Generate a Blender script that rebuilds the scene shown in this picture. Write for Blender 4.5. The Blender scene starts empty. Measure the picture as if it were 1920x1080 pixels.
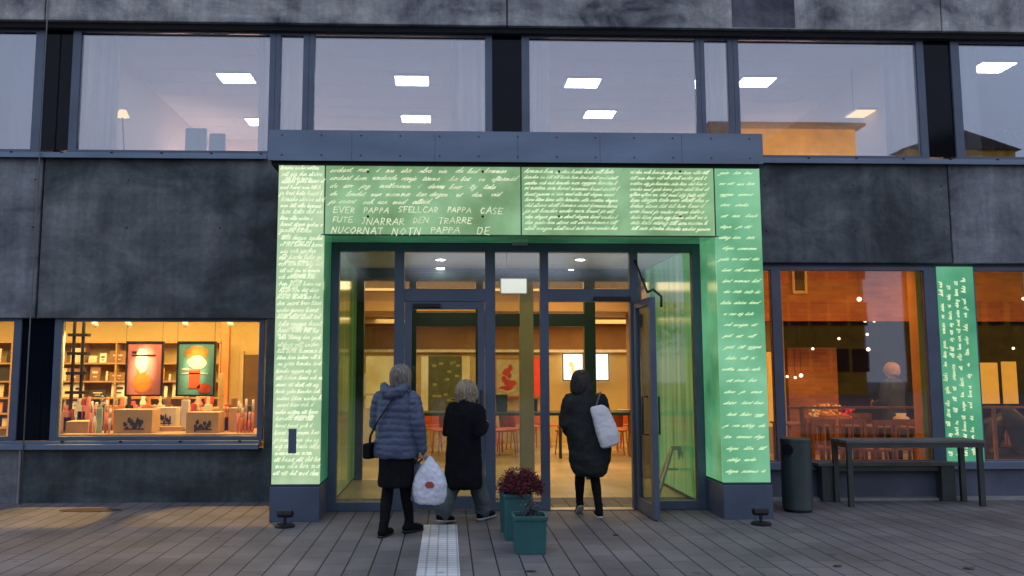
import bpy, bmesh, math, random
from mathutils import Vector, Matrix, noise
random.seed(7)
D = bpy.data; SC = bpy.context.scene; COL = SC.collection
rad = math.radians

# ------------------------------------------------------------------ camera
FPX, PPX, PPY, CH = 1523., 885., 540., 1.58
TH = math.atan(155 / FPX); PS = math.atan(45 / FPX)
cam = D.cameras.new('camera'); co = D.objects.new('camera', cam); COL.objects.link(co)
cam.sensor_width = 36; cam.lens = FPX / 1920 * 36; cam.shift_x = (960 - PPX) / 1920
cam.clip_start = .05; cam.clip_end = 500
co.location = (0, 0, CH); co.rotation_euler = (rad(90) + TH, 0, -PS)
SC.camera = co
_F = Vector((math.sin(PS) * math.cos(TH), math.cos(PS) * math.cos(TH), math.sin(TH)))
_R = Vector((math.cos(PS), -math.sin(PS), 0)); _U = _R.cross(_F)
def ray(px, py): return _F + _R * ((px - PPX) / FPX) + _U * ((PPY - py) / FPX)
def P(px, py, Y):                      # survey: photo pixel + true depth -> real position
    r = ray(px, py); t = Y / r.y; return Vector((r.x * t, Y, CH + r.z * t))
def G(px, py, Z=0.):
    r = ray(px, py); t = (Z - CH) / r.z; return Vector((r.x * t, r.y * t, Z))

# ------------------------------------------------------------------ world, sun, exposure
w = D.worlds.new('World'); SC.world = w; w.use_nodes = True
nt = w.node_tree; nt.nodes.clear()
sky = nt.nodes.new('ShaderNodeTexSky'); sky.sky_type = 'NISHITA'; sky.sun_disc = False
sky.sun_elevation = rad(2.0); sky.sun_rotation = rad(200); sky.air_density = 1.0; sky.dust_density = .6; sky.ozone_density = 2.0
mx = nt.nodes.new('ShaderNodeMixRGB'); mx.blend_type = 'MIX'; mx.inputs[0].default_value = .8
mx.inputs[2].default_value = (6.7, 7.5, 9.9, 1)     # thin high cloud evening out the dusk sky
bg = nt.nodes.new('ShaderNodeBackground'); bg.inputs[1].default_value = .105
wo = nt.nodes.new('ShaderNodeOutputWorld')
nt.links.new(sky.outputs[0], mx.inputs[1]); nt.links.new(mx.outputs[0], bg.inputs[0]); nt.links.new(bg.outputs[0], wo.inputs[0])
sl = D.lights.new('dusk_sun', 'SUN'); sl.energy = .12; sl.angle = rad(25); sl.color = (.8, .82, 1)
so = D.objects.new('dusk_sun', sl); COL.objects.link(so); so.rotation_euler = (rad(28), 0, rad(-20)); so.location = (0, -10, 20)
SC.view_settings.view_transform = 'Standard'; SC.view_settings.look = 'None'
SC.view_settings.exposure = 0; SC.view_settings.gamma = 1
SC.cycles.max_bounces = 8; SC.cycles.transparent_max_bounces = 24; SC.cycles.diffuse_bounces = 3
SC.cycles.glossy_bounces = 4; SC.cycles.sample_clamp_indirect = 3; SC.cycles.caustics_reflective = False; SC.cycles.caustics_refractive = False

# ------------------------------------------------------------------ materials
def S(r, g, b):
    f = lambda c: (c / 255 / 12.92) if c / 255 <= .04045 else ((c / 255 + .055) / 1.055) ** 2.4
    return (f(r), f(g), f(b))
_mats = {}
def mat(name, col, rough=.6, metal=0, var=.15, scale=6, bump=.0, bscale=40, emit=None, es=1., spec=None, stretch=(1, 1, 1)):
    if name in _mats: return _mats[name]
    m = D.materials.new(name); _mats[name] = m; m.use_nodes = True; n = m.node_tree
    b = n.nodes['Principled BSDF']; b.inputs['Roughness'].default_value = rough; b.inputs['Metallic'].default_value = metal
    if spec is not None: b.inputs['Specular IOR Level'].default_value = spec
    tc = n.nodes.new('ShaderNodeTexCoord'); mp = n.nodes.new('ShaderNodeMapping'); mp.inputs[3].default_value = stretch
    n.links.new(tc.outputs['Object'], mp.inputs[0])
    no = n.nodes.new('ShaderNodeTexNoise'); no.inputs['Scale'].default_value = scale; no.inputs['Detail'].default_value = 5
    n.links.new(mp.outputs[0], no.inputs[0])
    r = n.nodes.new('ShaderNodeValToRGB'); e = r.color_ramp.elements
    e[0].position = .3; e[1].position = .7
    e[0].color = (*[c * (1 - var) for c in col], 1); e[1].color = (*[min(1, c * (1 + var)) for c in col], 1)
    n.links.new(no.outputs[0], r.inputs[0]); n.links.new(r.outputs[0], b.inputs['Base Color'])
    if bump:
        n2 = n.nodes.new('ShaderNodeTexNoise'); n2.inputs['Scale'].default_value = bscale; n2.inputs['Detail'].default_value = 3
        n.links.new(mp.outputs[0], n2.inputs[0])
        bp = n.nodes.new('ShaderNodeBump'); bp.inputs[0].default_value = bump; bp.inputs[1].default_value = .02
        n.links.new(n2.outputs[0], bp.inputs['Height']); n.links.new(bp.outputs[0], b.inputs['Normal'])
    if emit is not None:
        b.inputs['Emission Color'].default_value = (*emit, 1); b.inputs['Emission Strength'].default_value = es
    return m
def glass(name, tint, refl, rough=.0, edge=.6):
    if name in _mats: return _mats[name]
    m = D.materials.new(name); _mats[name] = m; m.use_nodes = True; n = m.node_tree; n.nodes.clear()
    o = n.nodes.new('ShaderNodeOutputMaterial'); mi = n.nodes.new('ShaderNodeMixShader')
    t = n.nodes.new('ShaderNodeBsdfTransparent'); t.inputs[0].default_value = (*tint, 1)
    g = n.nodes.new('ShaderNodeBsdfGlossy'); g.inputs['Roughness'].default_value = rough; g.inputs[0].default_value = (.93, .96, 1, 1)
    lw = n.nodes.new('ShaderNodeFresnel'); lw.inputs[0].default_value = 1.5
    ma = n.nodes.new('ShaderNodeMath'); ma.operation = 'MULTIPLY_ADD'; ma.inputs[1].default_value = edge; ma.inputs[2].default_value = refl; ma.use_clamp = True
    # very slight waviness of real panes
    no = n.nodes.new('ShaderNodeTexNoise'); no.inputs['Scale'].default_value = .7; bp = n.nodes.new('ShaderNodeBump')
    bp.inputs[0].default_value = .05; bp.inputs[1].default_value = .006
    tc = n.nodes.new('ShaderNodeTexCoord'); n.links.new(tc.outputs['Object'], no.inputs[0])
    n.links.new(no.outputs[0], bp.inputs['Height']); n.links.new(bp.outputs[0], g.inputs['Normal'])
    n.links.new(lw.outputs[0], ma.inputs[0]); n.links.new(ma.outputs[0], mi.inputs[0])
    n.links.new(t.outputs[0], mi.inputs[1]); n.links.new(g.outputs[0], mi.inputs[2]); n.links.new(mi.outputs[0], o.inputs[0])
    return m
def emit_mat(name, col, strength, var=0., scale=3):
    return mat(name, [c * .5 for c in col], .5, emit=col, es=strength)

def concrete(name, dark, mid, light, seed, cut=.5):
    m = D.materials.new(name); _mats[name] = m; m.use_nodes = True; n = m.node_tree; L = n.links
    b = n.nodes['Principled BSDF']; b.inputs['Roughness'].default_value = .82
    tc = n.nodes.new('ShaderNodeTexCoord')
    def nz(scale, detail, st, off=0, dist=0):
        mp = n.nodes.new('ShaderNodeMapping'); mp.inputs[3].default_value = st; mp.inputs[1].default_value = (seed * 3.1 + off, seed, off)
        L.new(tc.outputs['Object'], mp.inputs[0])
        t = n.nodes.new('ShaderNodeTexNoise'); t.inputs['Scale'].default_value = scale; t.inputs['Detail'].default_value = detail
        t.inputs['Roughness'].default_value = .62; t.inputs['Distortion'].default_value = dist
        L.new(mp.outputs[0], t.inputs[0]); return t
    a = nz(1.1, 8, (1, 1, 1.3), 0, .6); r = n.nodes.new('ShaderNodeValToRGB'); e = r.color_ramp.elements
    e[0].position = cut - .14; e[0].color = (*dark, 1); e[1].position = cut + .2; e[1].color = (*light, 1)
    k = e.new(cut); k.color = (*mid, 1); L.new(a.outputs[0], r.inputs[0])
    s = nz(3.0, 6, (1.6, 1, .12), 5); sr = n.nodes.new('ShaderNodeMapRange'); sr.inputs[1].default_value = .35; sr.inputs[2].default_value = .7; sr.inputs[3].default_value = .74; sr.inputs[4].default_value = 1.2
    L.new(s.outputs[0], sr.inputs[0])
    h = nz(2.2, 6, (.25, 1, 2.2), 9); hr = n.nodes.new('ShaderNodeMapRange'); hr.inputs[1].default_value = .3; hr.inputs[2].default_value = .7; hr.inputs[3].default_value = .8; hr.inputs[4].default_value = 1.16
    L.new(h.outputs[0], hr.inputs[0])
    f = nz(14, 8, (1, 1, 1), 2); fr = n.nodes.new('ShaderNodeMapRange'); fr.inputs[1].default_value = .3; fr.inputs[2].default_value = .7; fr.inputs[3].default_value = .82; fr.inputs[4].default_value = 1.15
    L.new(f.outputs[0], fr.inputs[0])
    g = nz(90, 4, (1, 1, 1), 4); gr = n.nodes.new('ShaderNodeMapRange'); gr.inputs[1].default_value = .3; gr.inputs[2].default_value = .7; gr.inputs[3].default_value = .8; gr.inputs[4].default_value = 1.18
    L.new(g.outputs[0], gr.inputs[0])
    cur = r.outputs[0]
    for q in (sr, hr, fr, gr):
        v = n.nodes.new('ShaderNodeVectorMath'); v.operation = 'SCALE'; L.new(cur, v.inputs[0]); L.new(q.outputs[0], v.inputs['Scale']); cur = v.outputs[0]
    L.new(cur, b.inputs['Base Color'])
    bp = n.nodes.new('ShaderNodeBump'); bp.inputs[0].default_value = .35; bp.inputs[1].default_value = .02
    L.new(f.outputs[0], bp.inputs['Height']); L.new(bp.outputs[0], b.inputs['Normal'])
    return m

def brickmat(name, c1, c2, mortar, sx, sy, mort, axis='XZ', bias=0, rough=.8, bump=.4, offset=.5, freq=2):
    m = D.materials.new(name); _mats[name] = m; m.use_nodes = True; n = m.node_tree; L = n.links
    b = n.nodes['Principled BSDF']; b.inputs['Roughness'].default_value = rough
    tc = n.nodes.new('ShaderNodeTexCoord'); sp = n.nodes.new('ShaderNodeSeparateXYZ'); cb = n.nodes.new('ShaderNodeCombineXYZ')
    L.new(tc.outputs['Object'], sp.inputs[0])
    a = {'X': 0, 'Y': 1, 'Z': 2}; L.new(sp.outputs[a[axis[0]]], cb.inputs[0]); L.new(sp.outputs[a[axis[1]]], cb.inputs[1])
    t = n.nodes.new('ShaderNodeTexBrick'); t.inputs['Scale'].default_value = 1; t.inputs['Mortar Size'].default_value = mort
    t.inputs['Brick Width'].default_value = sx; t.inputs['Row Height'].default_value = sy; t.offset = offset; t.offset_frequency = freq
    t.inputs['Color1'].default_value = (*c1, 1); t.inputs['Color2'].default_value = (*c2, 1); t.inputs['Mortar'].default_value = (*mortar, 1)
    t.inputs['Bias'].default_value = bias; t.inputs['Mortar Smooth'].default_value = .3
    L.new(cb.outputs[0], t.inputs[0])
    no = n.nodes.new('ShaderNodeTexNoise'); no.inputs['Scale'].default_value = 1.2; no.inputs['Detail'].default_value = 8; L.new(tc.outputs['Object'], no.inputs[0])
    mr = n.nodes.new('ShaderNodeMapRange'); mr.inputs[1].default_value = .3; mr.inputs[2].default_value = .7; mr.inputs[3].default_value = .68; mr.inputs[4].default_value = 1.3
    L.new(no.outputs[0], mr.inputs[0]); v = n.nodes.new('ShaderNodeVectorMath'); v.operation = 'SCALE'
    L.new(t.outputs[0], v.inputs[0]); L.new(mr.outputs[0], v.inputs['Scale']); L.new(v.outputs[0], b.inputs['Base Color'])
    n3 = n.nodes.new('ShaderNodeTexNoise'); n3.inputs['Scale'].default_value = 60; L.new(tc.outputs['Object'], n3.inputs[0])
    ad = n.nodes.new('ShaderNodeMath'); ad.operation = 'MULTIPLY_ADD'; ad.inputs[1].default_value = .25
    iv = n.nodes.new('ShaderNodeMath'); iv.operation = 'SUBTRACT'; iv.inputs[0].default_value = 1; L.new(t.outputs['Fac'], iv.inputs[1])
    L.new(n3.outputs[0], ad.inputs[0]); L.new(iv.outputs[0], ad.inputs[2])
    bp = n.nodes.new('ShaderNodeBump'); bp.inputs[0].default_value = bump; bp.inputs[1].default_value = .008
    L.new(ad.outputs[0], bp.inputs['Height']); L.new(bp.outputs[0], b.inputs['Normal'])
    return m

def backlit(name, base, hot, strength, scale=1.6, seed=0, st=(1, 1, 1)):
    """green backlit glass: brightness follows the lamps behind it (uneven), glossy front"""
    m = D.materials.new(name); _mats[name] = m; m.use_nodes = True; n = m.node_tree; L = n.links
    b = n.nodes['Principled BSDF']; b.inputs['Roughness'].default_value = .12; b.inputs['Base Color'].default_value = (*[c * .25 for c in base], 1)
    tc = n.nodes.new('ShaderNodeTexCoord'); mp = n.nodes.new('ShaderNodeMapping'); mp.inputs[1].default_value = (seed, seed * 2, 0); mp.inputs[3].default_value = st
    L.new(tc.outputs['Object'], mp.inputs[0])
    no = n.nodes.new('ShaderNodeTexNoise'); no.inputs['Scale'].default_value = scale; no.inputs['Detail'].default_value = 4; L.new(mp.outputs[0], no.inputs[0])
    r = n.nodes.new('ShaderNodeValToRGB'); e = r.color_ramp.elements; e[0].position = .3; e[1].position = .72
    e[0].color = (*base, 1); e[1].color = (*hot, 1); L.new(no.outputs[0], r.inputs[0])
    L.new(r.outputs[0], b.inputs['Emission Color']); b.inputs['Emission Strength'].default_value = strength
    return m

SLATE = mat('slate_metal', (.10, .135, .195), .42, .1, .12, 3)
SLATE_D = mat('slate_metal_dark', (.05, .075, .11), .45, .2, .15, 3)
CANOPY = mat('canopy_metal', (.17, .235, .33), .38, .2, .22, 1.3, stretch=(.6, 1, 2))
DARKGLASS = mat('dark_panel_glass', (.004, .006, .012), .08, 0, .3, 1, spec=.18)
BLACK = mat('black_paint', (.012, .013, .015), .45, .0, .3, 20)
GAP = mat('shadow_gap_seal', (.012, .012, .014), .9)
WIN_UP = glass('coated_window_glass', (.74, .78, .84), .22, 0.01, 1)
WIN_LO = glass('shop_window_glass', (.93, .94, .93), .05, 0.02, .8)
WIN_DOOR = glass('door_glass', (.90, .93, .90), .045, 0.03, .8)
WIN_TR = glass('transom_glass', (.90, .93, .92), .15, 0.07, 1)
WHITEPAINT = mat('white_paint', (.72, .70, .68), .6, 0, .04)
CONC_MID = concrete('concrete_mid', (.050, .064, .068), (.108, .130, .138), (.215, .24, .24), 1.3, .5)
CONC_MID2 = concrete('concrete_mid_pale', (.10, .115, .13), (.20, .225, .245), (.30, .33, .35), 4.7, .46)
CONC_TOP = concrete('concrete_top', (.045, .05, .07), (.28, .30, .31), (.58, .60, .56), 7.9, .46)
CONC_LOW = concrete('concrete_low', (.042, .058, .062), (.075, .10, .108), (.13, .16, .165), 2.2, .52)

# ------------------------------------------------------------------ mesh helpers
def org(o):
    v = Vector((0, 0, 0))
    while o is not None: v += o.location; o = o.parent
    return v
class MB:
    def __init__(s): s.v = []; s.f = []; s.m = []; s.cur = 0
    def add(s, vs, fs):
        k = len(s.v); s.v += [Vector(v) for v in vs]; s.f += [tuple(i + k for i in f) for f in fs]; s.m += [s.cur] * len(fs); return s
    def box(s, x0, x1, y0, y1, z0, z1):
        return s.add([(x, y, z) for z in (z0, z1) for y in (y0, y1) for x in (x0, x1)],
                     [(0, 2, 3, 1), (4, 5, 7, 6), (0, 1, 5, 4), (2, 6, 7, 3), (0, 4, 6, 2), (1, 3, 7, 5)])
    def obox(s, c, size, rz=0, rx=0, ry=0):
        M = Matrix.Translation(c) @ Matrix.Rotation(rz, 4, 'Z') @ Matrix.Rotation(rx, 4, 'X') @ Matrix.Rotation(ry, 4, 'Y')
        k = len(s.v); a, b, d = [q / 2 for q in size]; s.box(-a, a, -b, b, -d, d)
        for i in range(k, len(s.v)): s.v[i] = M @ s.v[i]
        return s
    def bar(s, p0, p1, w, h=None):
        p0, p1 = Vector(p0), Vector(p1); h = h or w; d = (p1 - p0).normalized()
        up = Vector((0, 0, 1)) if abs(d.z) < .95 else Vector((0, 1, 0)); r = d.cross(up).normalized() * w / 2; u = r.cross(d).normalized() * h / 2
        return s.add([p + a * r + b * u for p in (p0, p1) for a, b in ((-1, -1), (1, -1), (1, 1), (-1, 1))],
                     [(0, 1, 2, 3), (7, 6, 5, 4), (0, 4, 5, 1), (1, 5, 6, 2), (2, 6, 7, 3), (3, 7, 4, 0)])
    def tube(s, pts, rads, n=10, flat=1.):
        pts = [Vector(p) for p in pts]
        if not isinstance(rads, (list, tuple)): rads = [rads] * len(pts)
        k = len(s.v); prev = None; vs = []; fs = []
        for i, p in enumerate(pts):
            d = (pts[min(i + 1, len(pts) - 1)] - pts[max(i - 1, 0)]).normalized()
            if prev is None:
                up = Vector((1, 0, 0)) if abs(d.x) < .8 else Vector((0, 1, 0)); r = (up - d * up.dot(d)).normalized()
            else: r = (prev - d * prev.dot(d)).normalized()
            prev = r; u = d.cross(r)
            for j in range(n):
                a = 2 * math.pi * j / n; vs.append(p + (r * math.cos(a) + u * math.sin(a) * flat) * rads[i])
        for i in range(len(pts) - 1):
            for j in range(n):
                a = i * n + j; b = i * n + (j + 1) % n; fs.append((a, b, b + n, a + n))
        fs.append(tuple(range(n - 1, -1, -1))); fs.append(tuple((len(pts) - 1) * n + j for j in range(n)))
        return s.add(vs, fs)
    def capsule(s, pts, rads, n=12, flat=1.):
        pts = [Vector(p) for p in pts]
        d0 = (pts[0] - pts[1]).normalized(); d1 = (pts[-1] - pts[-2]).normalized(); a, b = rads[0], rads[-1]
        P_ = [pts[0] + d0 * a * .98, pts[0] + d0 * a * .7] + pts + [pts[-1] + d1 * b * .7, pts[-1] + d1 * b * .98]
        return s.tube(P_, [a * .2, a * .71] + list(rads) + [b * .71, b * .2], n, flat)
    def cyl(s, p0, p1, r, r2=None, n=20): return s.tube([p0, p1], [r, r if r2 is None else r2], n)
    def rings(s, L, n=24, p=2.):
        """stack of horizontal rings (cx,cy,z,rx,ry)"""
        vs = []; fs = []
        for (cx, cy, z, rx, ry) in L:
            for j in range(n):
                a = 2 * math.pi * j / n; c, q = math.cos(a), math.sin(a)
                vs.append((cx + rx * math.copysign(abs(c) ** (2 / p), c), cy + ry * math.copysign(abs(q) ** (2 / p), q), z))
        for i in range(len(L) - 1):
            for j in range(n):
                a = i * n + j; b = i * n + (j + 1) % n; fs.append((a, b, b + n, a + n))
        fs.append(tuple(range(n - 1, -1, -1))); fs.append(tuple((len(L) - 1) * n + j for j in range(n)))
        return s.add(vs, fs)
    def ball(s, c, r, n=12, sc=(1, 1, 1)):
        c = Vector(c); m = n // 2 + 1; L = []
        for i in range(m + 1):
            t = math.pi * i / m; t = min(max(t, .12), math.pi - .12)
            L.append((c.x, c.y, c.z - r * math.cos(t) * sc[2], r * math.sin(t) * sc[0], r * math.sin(t) * sc[1]))
        return s.rings(L, n)
    def quad(s, a, b, c, d): return s.add([a, b, c, d], [(0, 1, 2, 3)])
    def mesh(s, name, off=Vector((0, 0, 0))):
        me = D.meshes.new(name); me.from_pydata([v - off for v in s.v], [], s.f); me.update(); return me
    def build(s, name, m, parent=None, smooth=False, bevel=0, local=False):
        me = s.mesh(name, Vector((0, 0, 0)) if local else org(parent)); 
        for q in (m if isinstance(m, (list, tuple)) else [m]): me.materials.append(q)
        if isinstance(m, (list, tuple)):
            for p, i in zip(me.polygons, s.m): p.material_index = i
        bm = bmesh.new(); bm.from_mesh(me); bmesh.ops.recalc_face_normals(bm, faces=bm.faces); bm.to_mesh(me); bm.free()
        o = D.objects.new(name, me); COL.objects.link(o)
        if parent is not None: o.parent = parent
        if smooth:
            for p in me.polygons: p.use_smooth = True
        if bevel:
            b = o.modifiers.new('bevel', 'BEVEL'); b.width = bevel; b.segments = 2; b.limit_method = 'ANGLE'; b.angle_limit = rad(50)
        return o
def thing(name, loc, label, cat, group=None, rz=0):
    o = D.objects.new(name, None); COL.objects.link(o); o.location = loc; o.rotation_euler = (0, 0, rz); o.empty_display_size = .1
    o['label'] = label; o['category'] = cat
    if group: o['group'] = group
    return o
def tag(o, label, cat, group=None):
    o['label'] = label; o['category'] = cat
    if group: o['group'] = group
    return o
def struct(o): o['kind'] = 'structure'; return o
def dup(root, loc, rz, label):
    r = root.copy(); COL.objects.link(r); r.location = loc; r.rotation_euler = (0, 0, rz); r['label'] = label
    for ch in list(root.children):
        c = ch.copy(); COL.objects.link(c); c.parent = r
        for g in list(ch.children):
            e = g.copy(); COL.objects.link(e); e.parent = c
    return r
def remeshed(mb, voxel, name, smooth=3):
    me = mb.mesh(name); o = D.objects.new('tmp', me); COL.objects.link(o)
    r = o.modifiers.new('r', 'REMESH'); r.mode = 'VOXEL'; r.voxel_size = voxel; r.use_smooth_shade = True
    if smooth: k = o.modifiers.new('s', 'SMOOTH'); k.factor = .6; k.iterations = smooth
    dg = bpy.context.evaluated_depsgraph_get(); dg.update()
    out = D.meshes.new_from_object(o.evaluated_get(dg)); out.name = name; D.objects.remove(o); D.meshes.remove(me)
    for p in out.polygons: p.use_smooth = True
    return out
def skin(mb, voxel, name, m, parent, fn=None, smooth=3):
    me = remeshed(mb, voxel, name, smooth)
    if fn:
        vn = [v.normal.copy() for v in me.vertices]
        for v, q in zip(me.vertices, vn): v.co += q * fn(v.co)
        me.update()
    me.materials.append(m); o = D.objects.new(name, me); COL.objects.link(o)
    if parent is not None: o.parent = parent
    return o
def lamp(kind, name, loc, energy, col, size=.1, size_y=None, rot=(0, 0, 0), spot=None, parent=None, blend=.5):
    l = D.lights.new(name, kind); l.energy = energy; l.color = col
    if kind == 'AREA':
        l.size = size
        if size_y: l.shape = 'RECTANGLE'; l.size_y = size_y
    else: l.shadow_soft_size = size
    if spot: l.spot_size = rad(spot); l.spot_blend = blend
    o = D.objects.new(name, l); COL.objects.link(o); o.location = loc; o.rotation_euler = rot
    if parent is not None: o.parent = parent; o.location = Vector(loc) - org(parent)
    return o
def aim(a, b):
    return (Vector(b) - Vector(a)).to_track_quat('-Z', 'Y').to_euler()

# ------------------------------------------------------------------ ground
PAVE = brickmat('paving_slabs', (.148, .142, .150), (.198, .184, .190), (.085, .078, .08), .46, .205, .007, 'YX', -.1, .72, .4, .5, 2)
def add_joints(m):
    n = m.node_tree; L = n.links; b = n.nodes['Principled BSDF']; src = b.inputs['Base Color'].links[0].from_socket
    sp = [q for q in n.nodes if q.type == 'SEPXYZ'][0]
    d = n.nodes.new('ShaderNodeMath'); d.operation = 'DIVIDE'; d.inputs[1].default_value = .205; L.new(sp.outputs[0], d.inputs[0])
    f = n.nodes.new('ShaderNodeMath'); f.operation = 'FRACT'; L.new(d.outputs[0], f.inputs[0])
    p = n.nodes.new('ShaderNodeMath'); p.operation = 'PINGPONG'; p.inputs[1].default_value = .5; L.new(f.outputs[0], p.inputs[0])
    r = n.nodes.new('ShaderNodeMapRange'); r.inputs[1].default_value = .018; r.inputs[2].default_value = .04; r.inputs[3].default_value = .13; r.inputs[4].default_value = 1; L.new(p.outputs[0], r.inputs[0])
    v = n.nodes.new('ShaderNodeVectorMath'); v.operation = 'SCALE'; L.new(src, v.inputs[0]); L.new(r.outputs[0], v.inputs['Scale']); L.new(v.outputs[0], b.inputs['Base Color'])
add_joints(PAVE)
def add_stains(m):
    n = m.node_tree; L = n.links; b = n.nodes['Principled BSDF']; tc = [q for q in n.nodes if q.type == 'TEX_COORD'][0]
    for sc, lo, hi, dk, of in ((.55, .56, .70, .72, 0), (5.5, .66, .72, .62, 7), (38, .70, .74, .55, 3), (26, .715, .74, 1.45, 11)):
        src = b.inputs['Base Color'].links[0].from_socket; mp = n.nodes.new('ShaderNodeMapping'); mp.inputs[1].default_value = (of, of, 0); L.new(tc.outputs['Object'], mp.inputs[0])
        t = n.nodes.new('ShaderNodeTexNoise'); t.inputs['Scale'].default_value = sc; t.inputs['Detail'].default_value = 3; L.new(mp.outputs[0], t.inputs[0])
        r = n.nodes.new('ShaderNodeMapRange'); r.inputs[1].default_value = lo; r.inputs[2].default_value = hi; r.inputs[3].default_value = 1; r.inputs[4].default_value = dk; L.new(t.outputs[0], r.inputs[0])
        v = n.nodes.new('ShaderNodeVectorMath'); v.operation = 'SCALE'; L.new(src, v.inputs[0]); L.new(r.outputs[0], v.inputs['Scale']); L.new(v.outputs[0], b.inputs['Base Color'])
add_stains(PAVE)
YW = 10.1
gm = MB(); gm.quad((-90, -90, 0), (90, -90, 0), (90, 90, 0), (-90, 90, 0))
struct(gm.build('ground', PAVE))
# tactile strip of white ribbed tiles
YD = 9.4; YF = 8.8
a = G(795, 985); b = G(857, 985)
TILE = brickmat('tactile_tile', (.74, .77, .8), (.68, .71, .75), (.42, .45, .48), .085, .083, .008, 'XY', 0, .5, .5, 0, 2)
t = MB()
x0, x1 = a.x, b.x
for i in range(14):
    y1 = a.y - i * .3303; t.box(x0, x1, y1 - .327, y1, .0, .007)
o = struct(t.build('tactile_paving_strip', TILE))
add_stains(TILE)

# ------------------------------------------------------------------ building
B = thing('library_building', (0, YW, 0), 'two storey building of dark stained concrete panels with ribbon windows and glazed ground floor', 'building')
def wx(px, py, Y=YW): return P(px, py, Y).x
def wz(px, py, Y=YW): return P(px, py, Y).z
zU0 = wz(700, 50); zWt = wz(700, 60); zWb = wz(250, 291); zGt = wz(1600, 493)
zSl = wz(300, 597); zSs = wz(300, 822); zSb = wz(300, 837)
XL, XR = -9.5, 13.
# top band panels
js = [XL, wx(90, 30), wx(950, 25), wx(1758, 30), XR]
for i in range(4):
    MB().box(js[i] + .008, js[i + 1] - .008, YW - .08, YW + .2, zU0, 8.2).build('concrete_panel', CONC_TOP, B, bevel=.012)
MB().box(XL, XR, YW - .02, YW + .25, zWt, zU0).build('shadow_gap', GAP, B)
MB().box(XL, XR, YW + .205, YW + .3, zU0, 8.2).build('panel_backing', GAP, B)
PLUG = mat('form_hole', (.03, .032, .036), .9)
for zz in (3.35, 3.95):
    for xx in [XL + .9 + k * 1.15 for k in range(20)]:
        if -2.0 < xx < 3.6: continue
        MB().cyl((xx, YW - .0015, zz), (xx, YW + .01, zz), .012, n=10).build('form_tie_plug', PLUG, B)
# patched repair rectangle on the top band
MB().box(wx(1368, 30), wx(1485, 30), YW - .083, YW - .075, zU0 + .02, 7).build('repair_patch', concrete('patch', (.04, .045, .07), (.07, .08, .11), (.16, .17, .2), 3.3, .5), B)
# middle band
zM1 = zWb - .04; jl = wx(75, 440); jr = wx(1783, 420)
xPL = -1.7; xPR = 3.3
MB().box(XL, jl - .012, YW, YW + .2, zSl + .0, zM1).build('concrete_panel', CONC_MID2, B, bevel=.012)
MB().box(jl + .012, xPL, YW, YW + .2, zSl + .0, zM1).build('concrete_panel', CONC_MID, B, bevel=.012)
MB().box(xPR, jr - .01, YW, YW + .2, zGt, zM1).build('concrete_panel', CONC_MID, B, bevel=.012)
MB().box(jr + .01, XR, YW, YW + .2, zGt, zM1).build('concrete_panel', CONC_MID2, B, bevel=.012)
MB().box(xPL, xPR, YW, YW + .2, 3.3, zM1).build('lintel_panel', CONC_LOW, B)
MB().box(XL, xPL, YW + .19, YW + .24, zSl, zM1).build('panel_backing', GAP, B)
# lower left wall
jl2 = wx(35, 890)
MB().box(XL, jl2 - .01, YW, YW + .2, -.1, zSb - .03).build('concrete_panel', CONC_MID2, B, bevel=.01)
MB().box(jl2 + .01, xPL - .02, YW, YW + .2, -.1, zSb - .03).build('concrete_panel', CONC_LOW, B, bevel=.01)
xsR = wx(497, 710)
MB().box(xsR, xPL - .02, YW + .01, YW + .2, zSb - .03, zSl).build('concrete_panel', CONC_LOW, B)
# lower right plinth wall
zRb = wz(1600, 866); zRs = wz(1600, 880)
MB().box(xPR, XR, YW + .02, YW + .2, -.1, zRs).build('base_panel', mat('plinth_slate', (.11, .13, .18), .6, 0, .2, 2), B, bevel=.006)
MB().box(xPR + .2, XR, YW - .12, YW + .02, 0, .03).build('plinth_kerb', mat('kerb_pale', (.3, .3, .3), .8), B)
for (xa, xb, z0, z1) in ((xPR, XR, zRs, zRb),): MB().box(xa, xb, YW - .05, YW + .14, z0, z1).build('window_sill', CANOPY, B, bevel=.006)

def window(x0, x1, z0, z1, fl, fr, ft, fb, gm_, y=YW + .06, name='window', dp=.09, fm=None):
    """frame occupies x0-fl..x1+fr outside the pane opening"""
    f = MB(); e = 0.0
    if fl: f.box(x0 - fl, x0, y, y + dp, z0 - fb, z1 + ft)
    if fr: f.box(x1, x1 + fr, y, y + dp, z0 - fb, z1 + ft)
    if ft: f.box(x0, x1, y, y + dp, z1, z1 + ft)
    if fb: f.box(x0, x1, y, y + dp, z0 - fb, z0)
    w_ = f.build(name, fm or SLATE, B, bevel=.004)
    g = MB(); g.box(x0 + .002, x1 - .002, y + .035, y + .045, z0 + .002, z1 - .002); g.build('pane', gm_, w_)
    return w_
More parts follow.
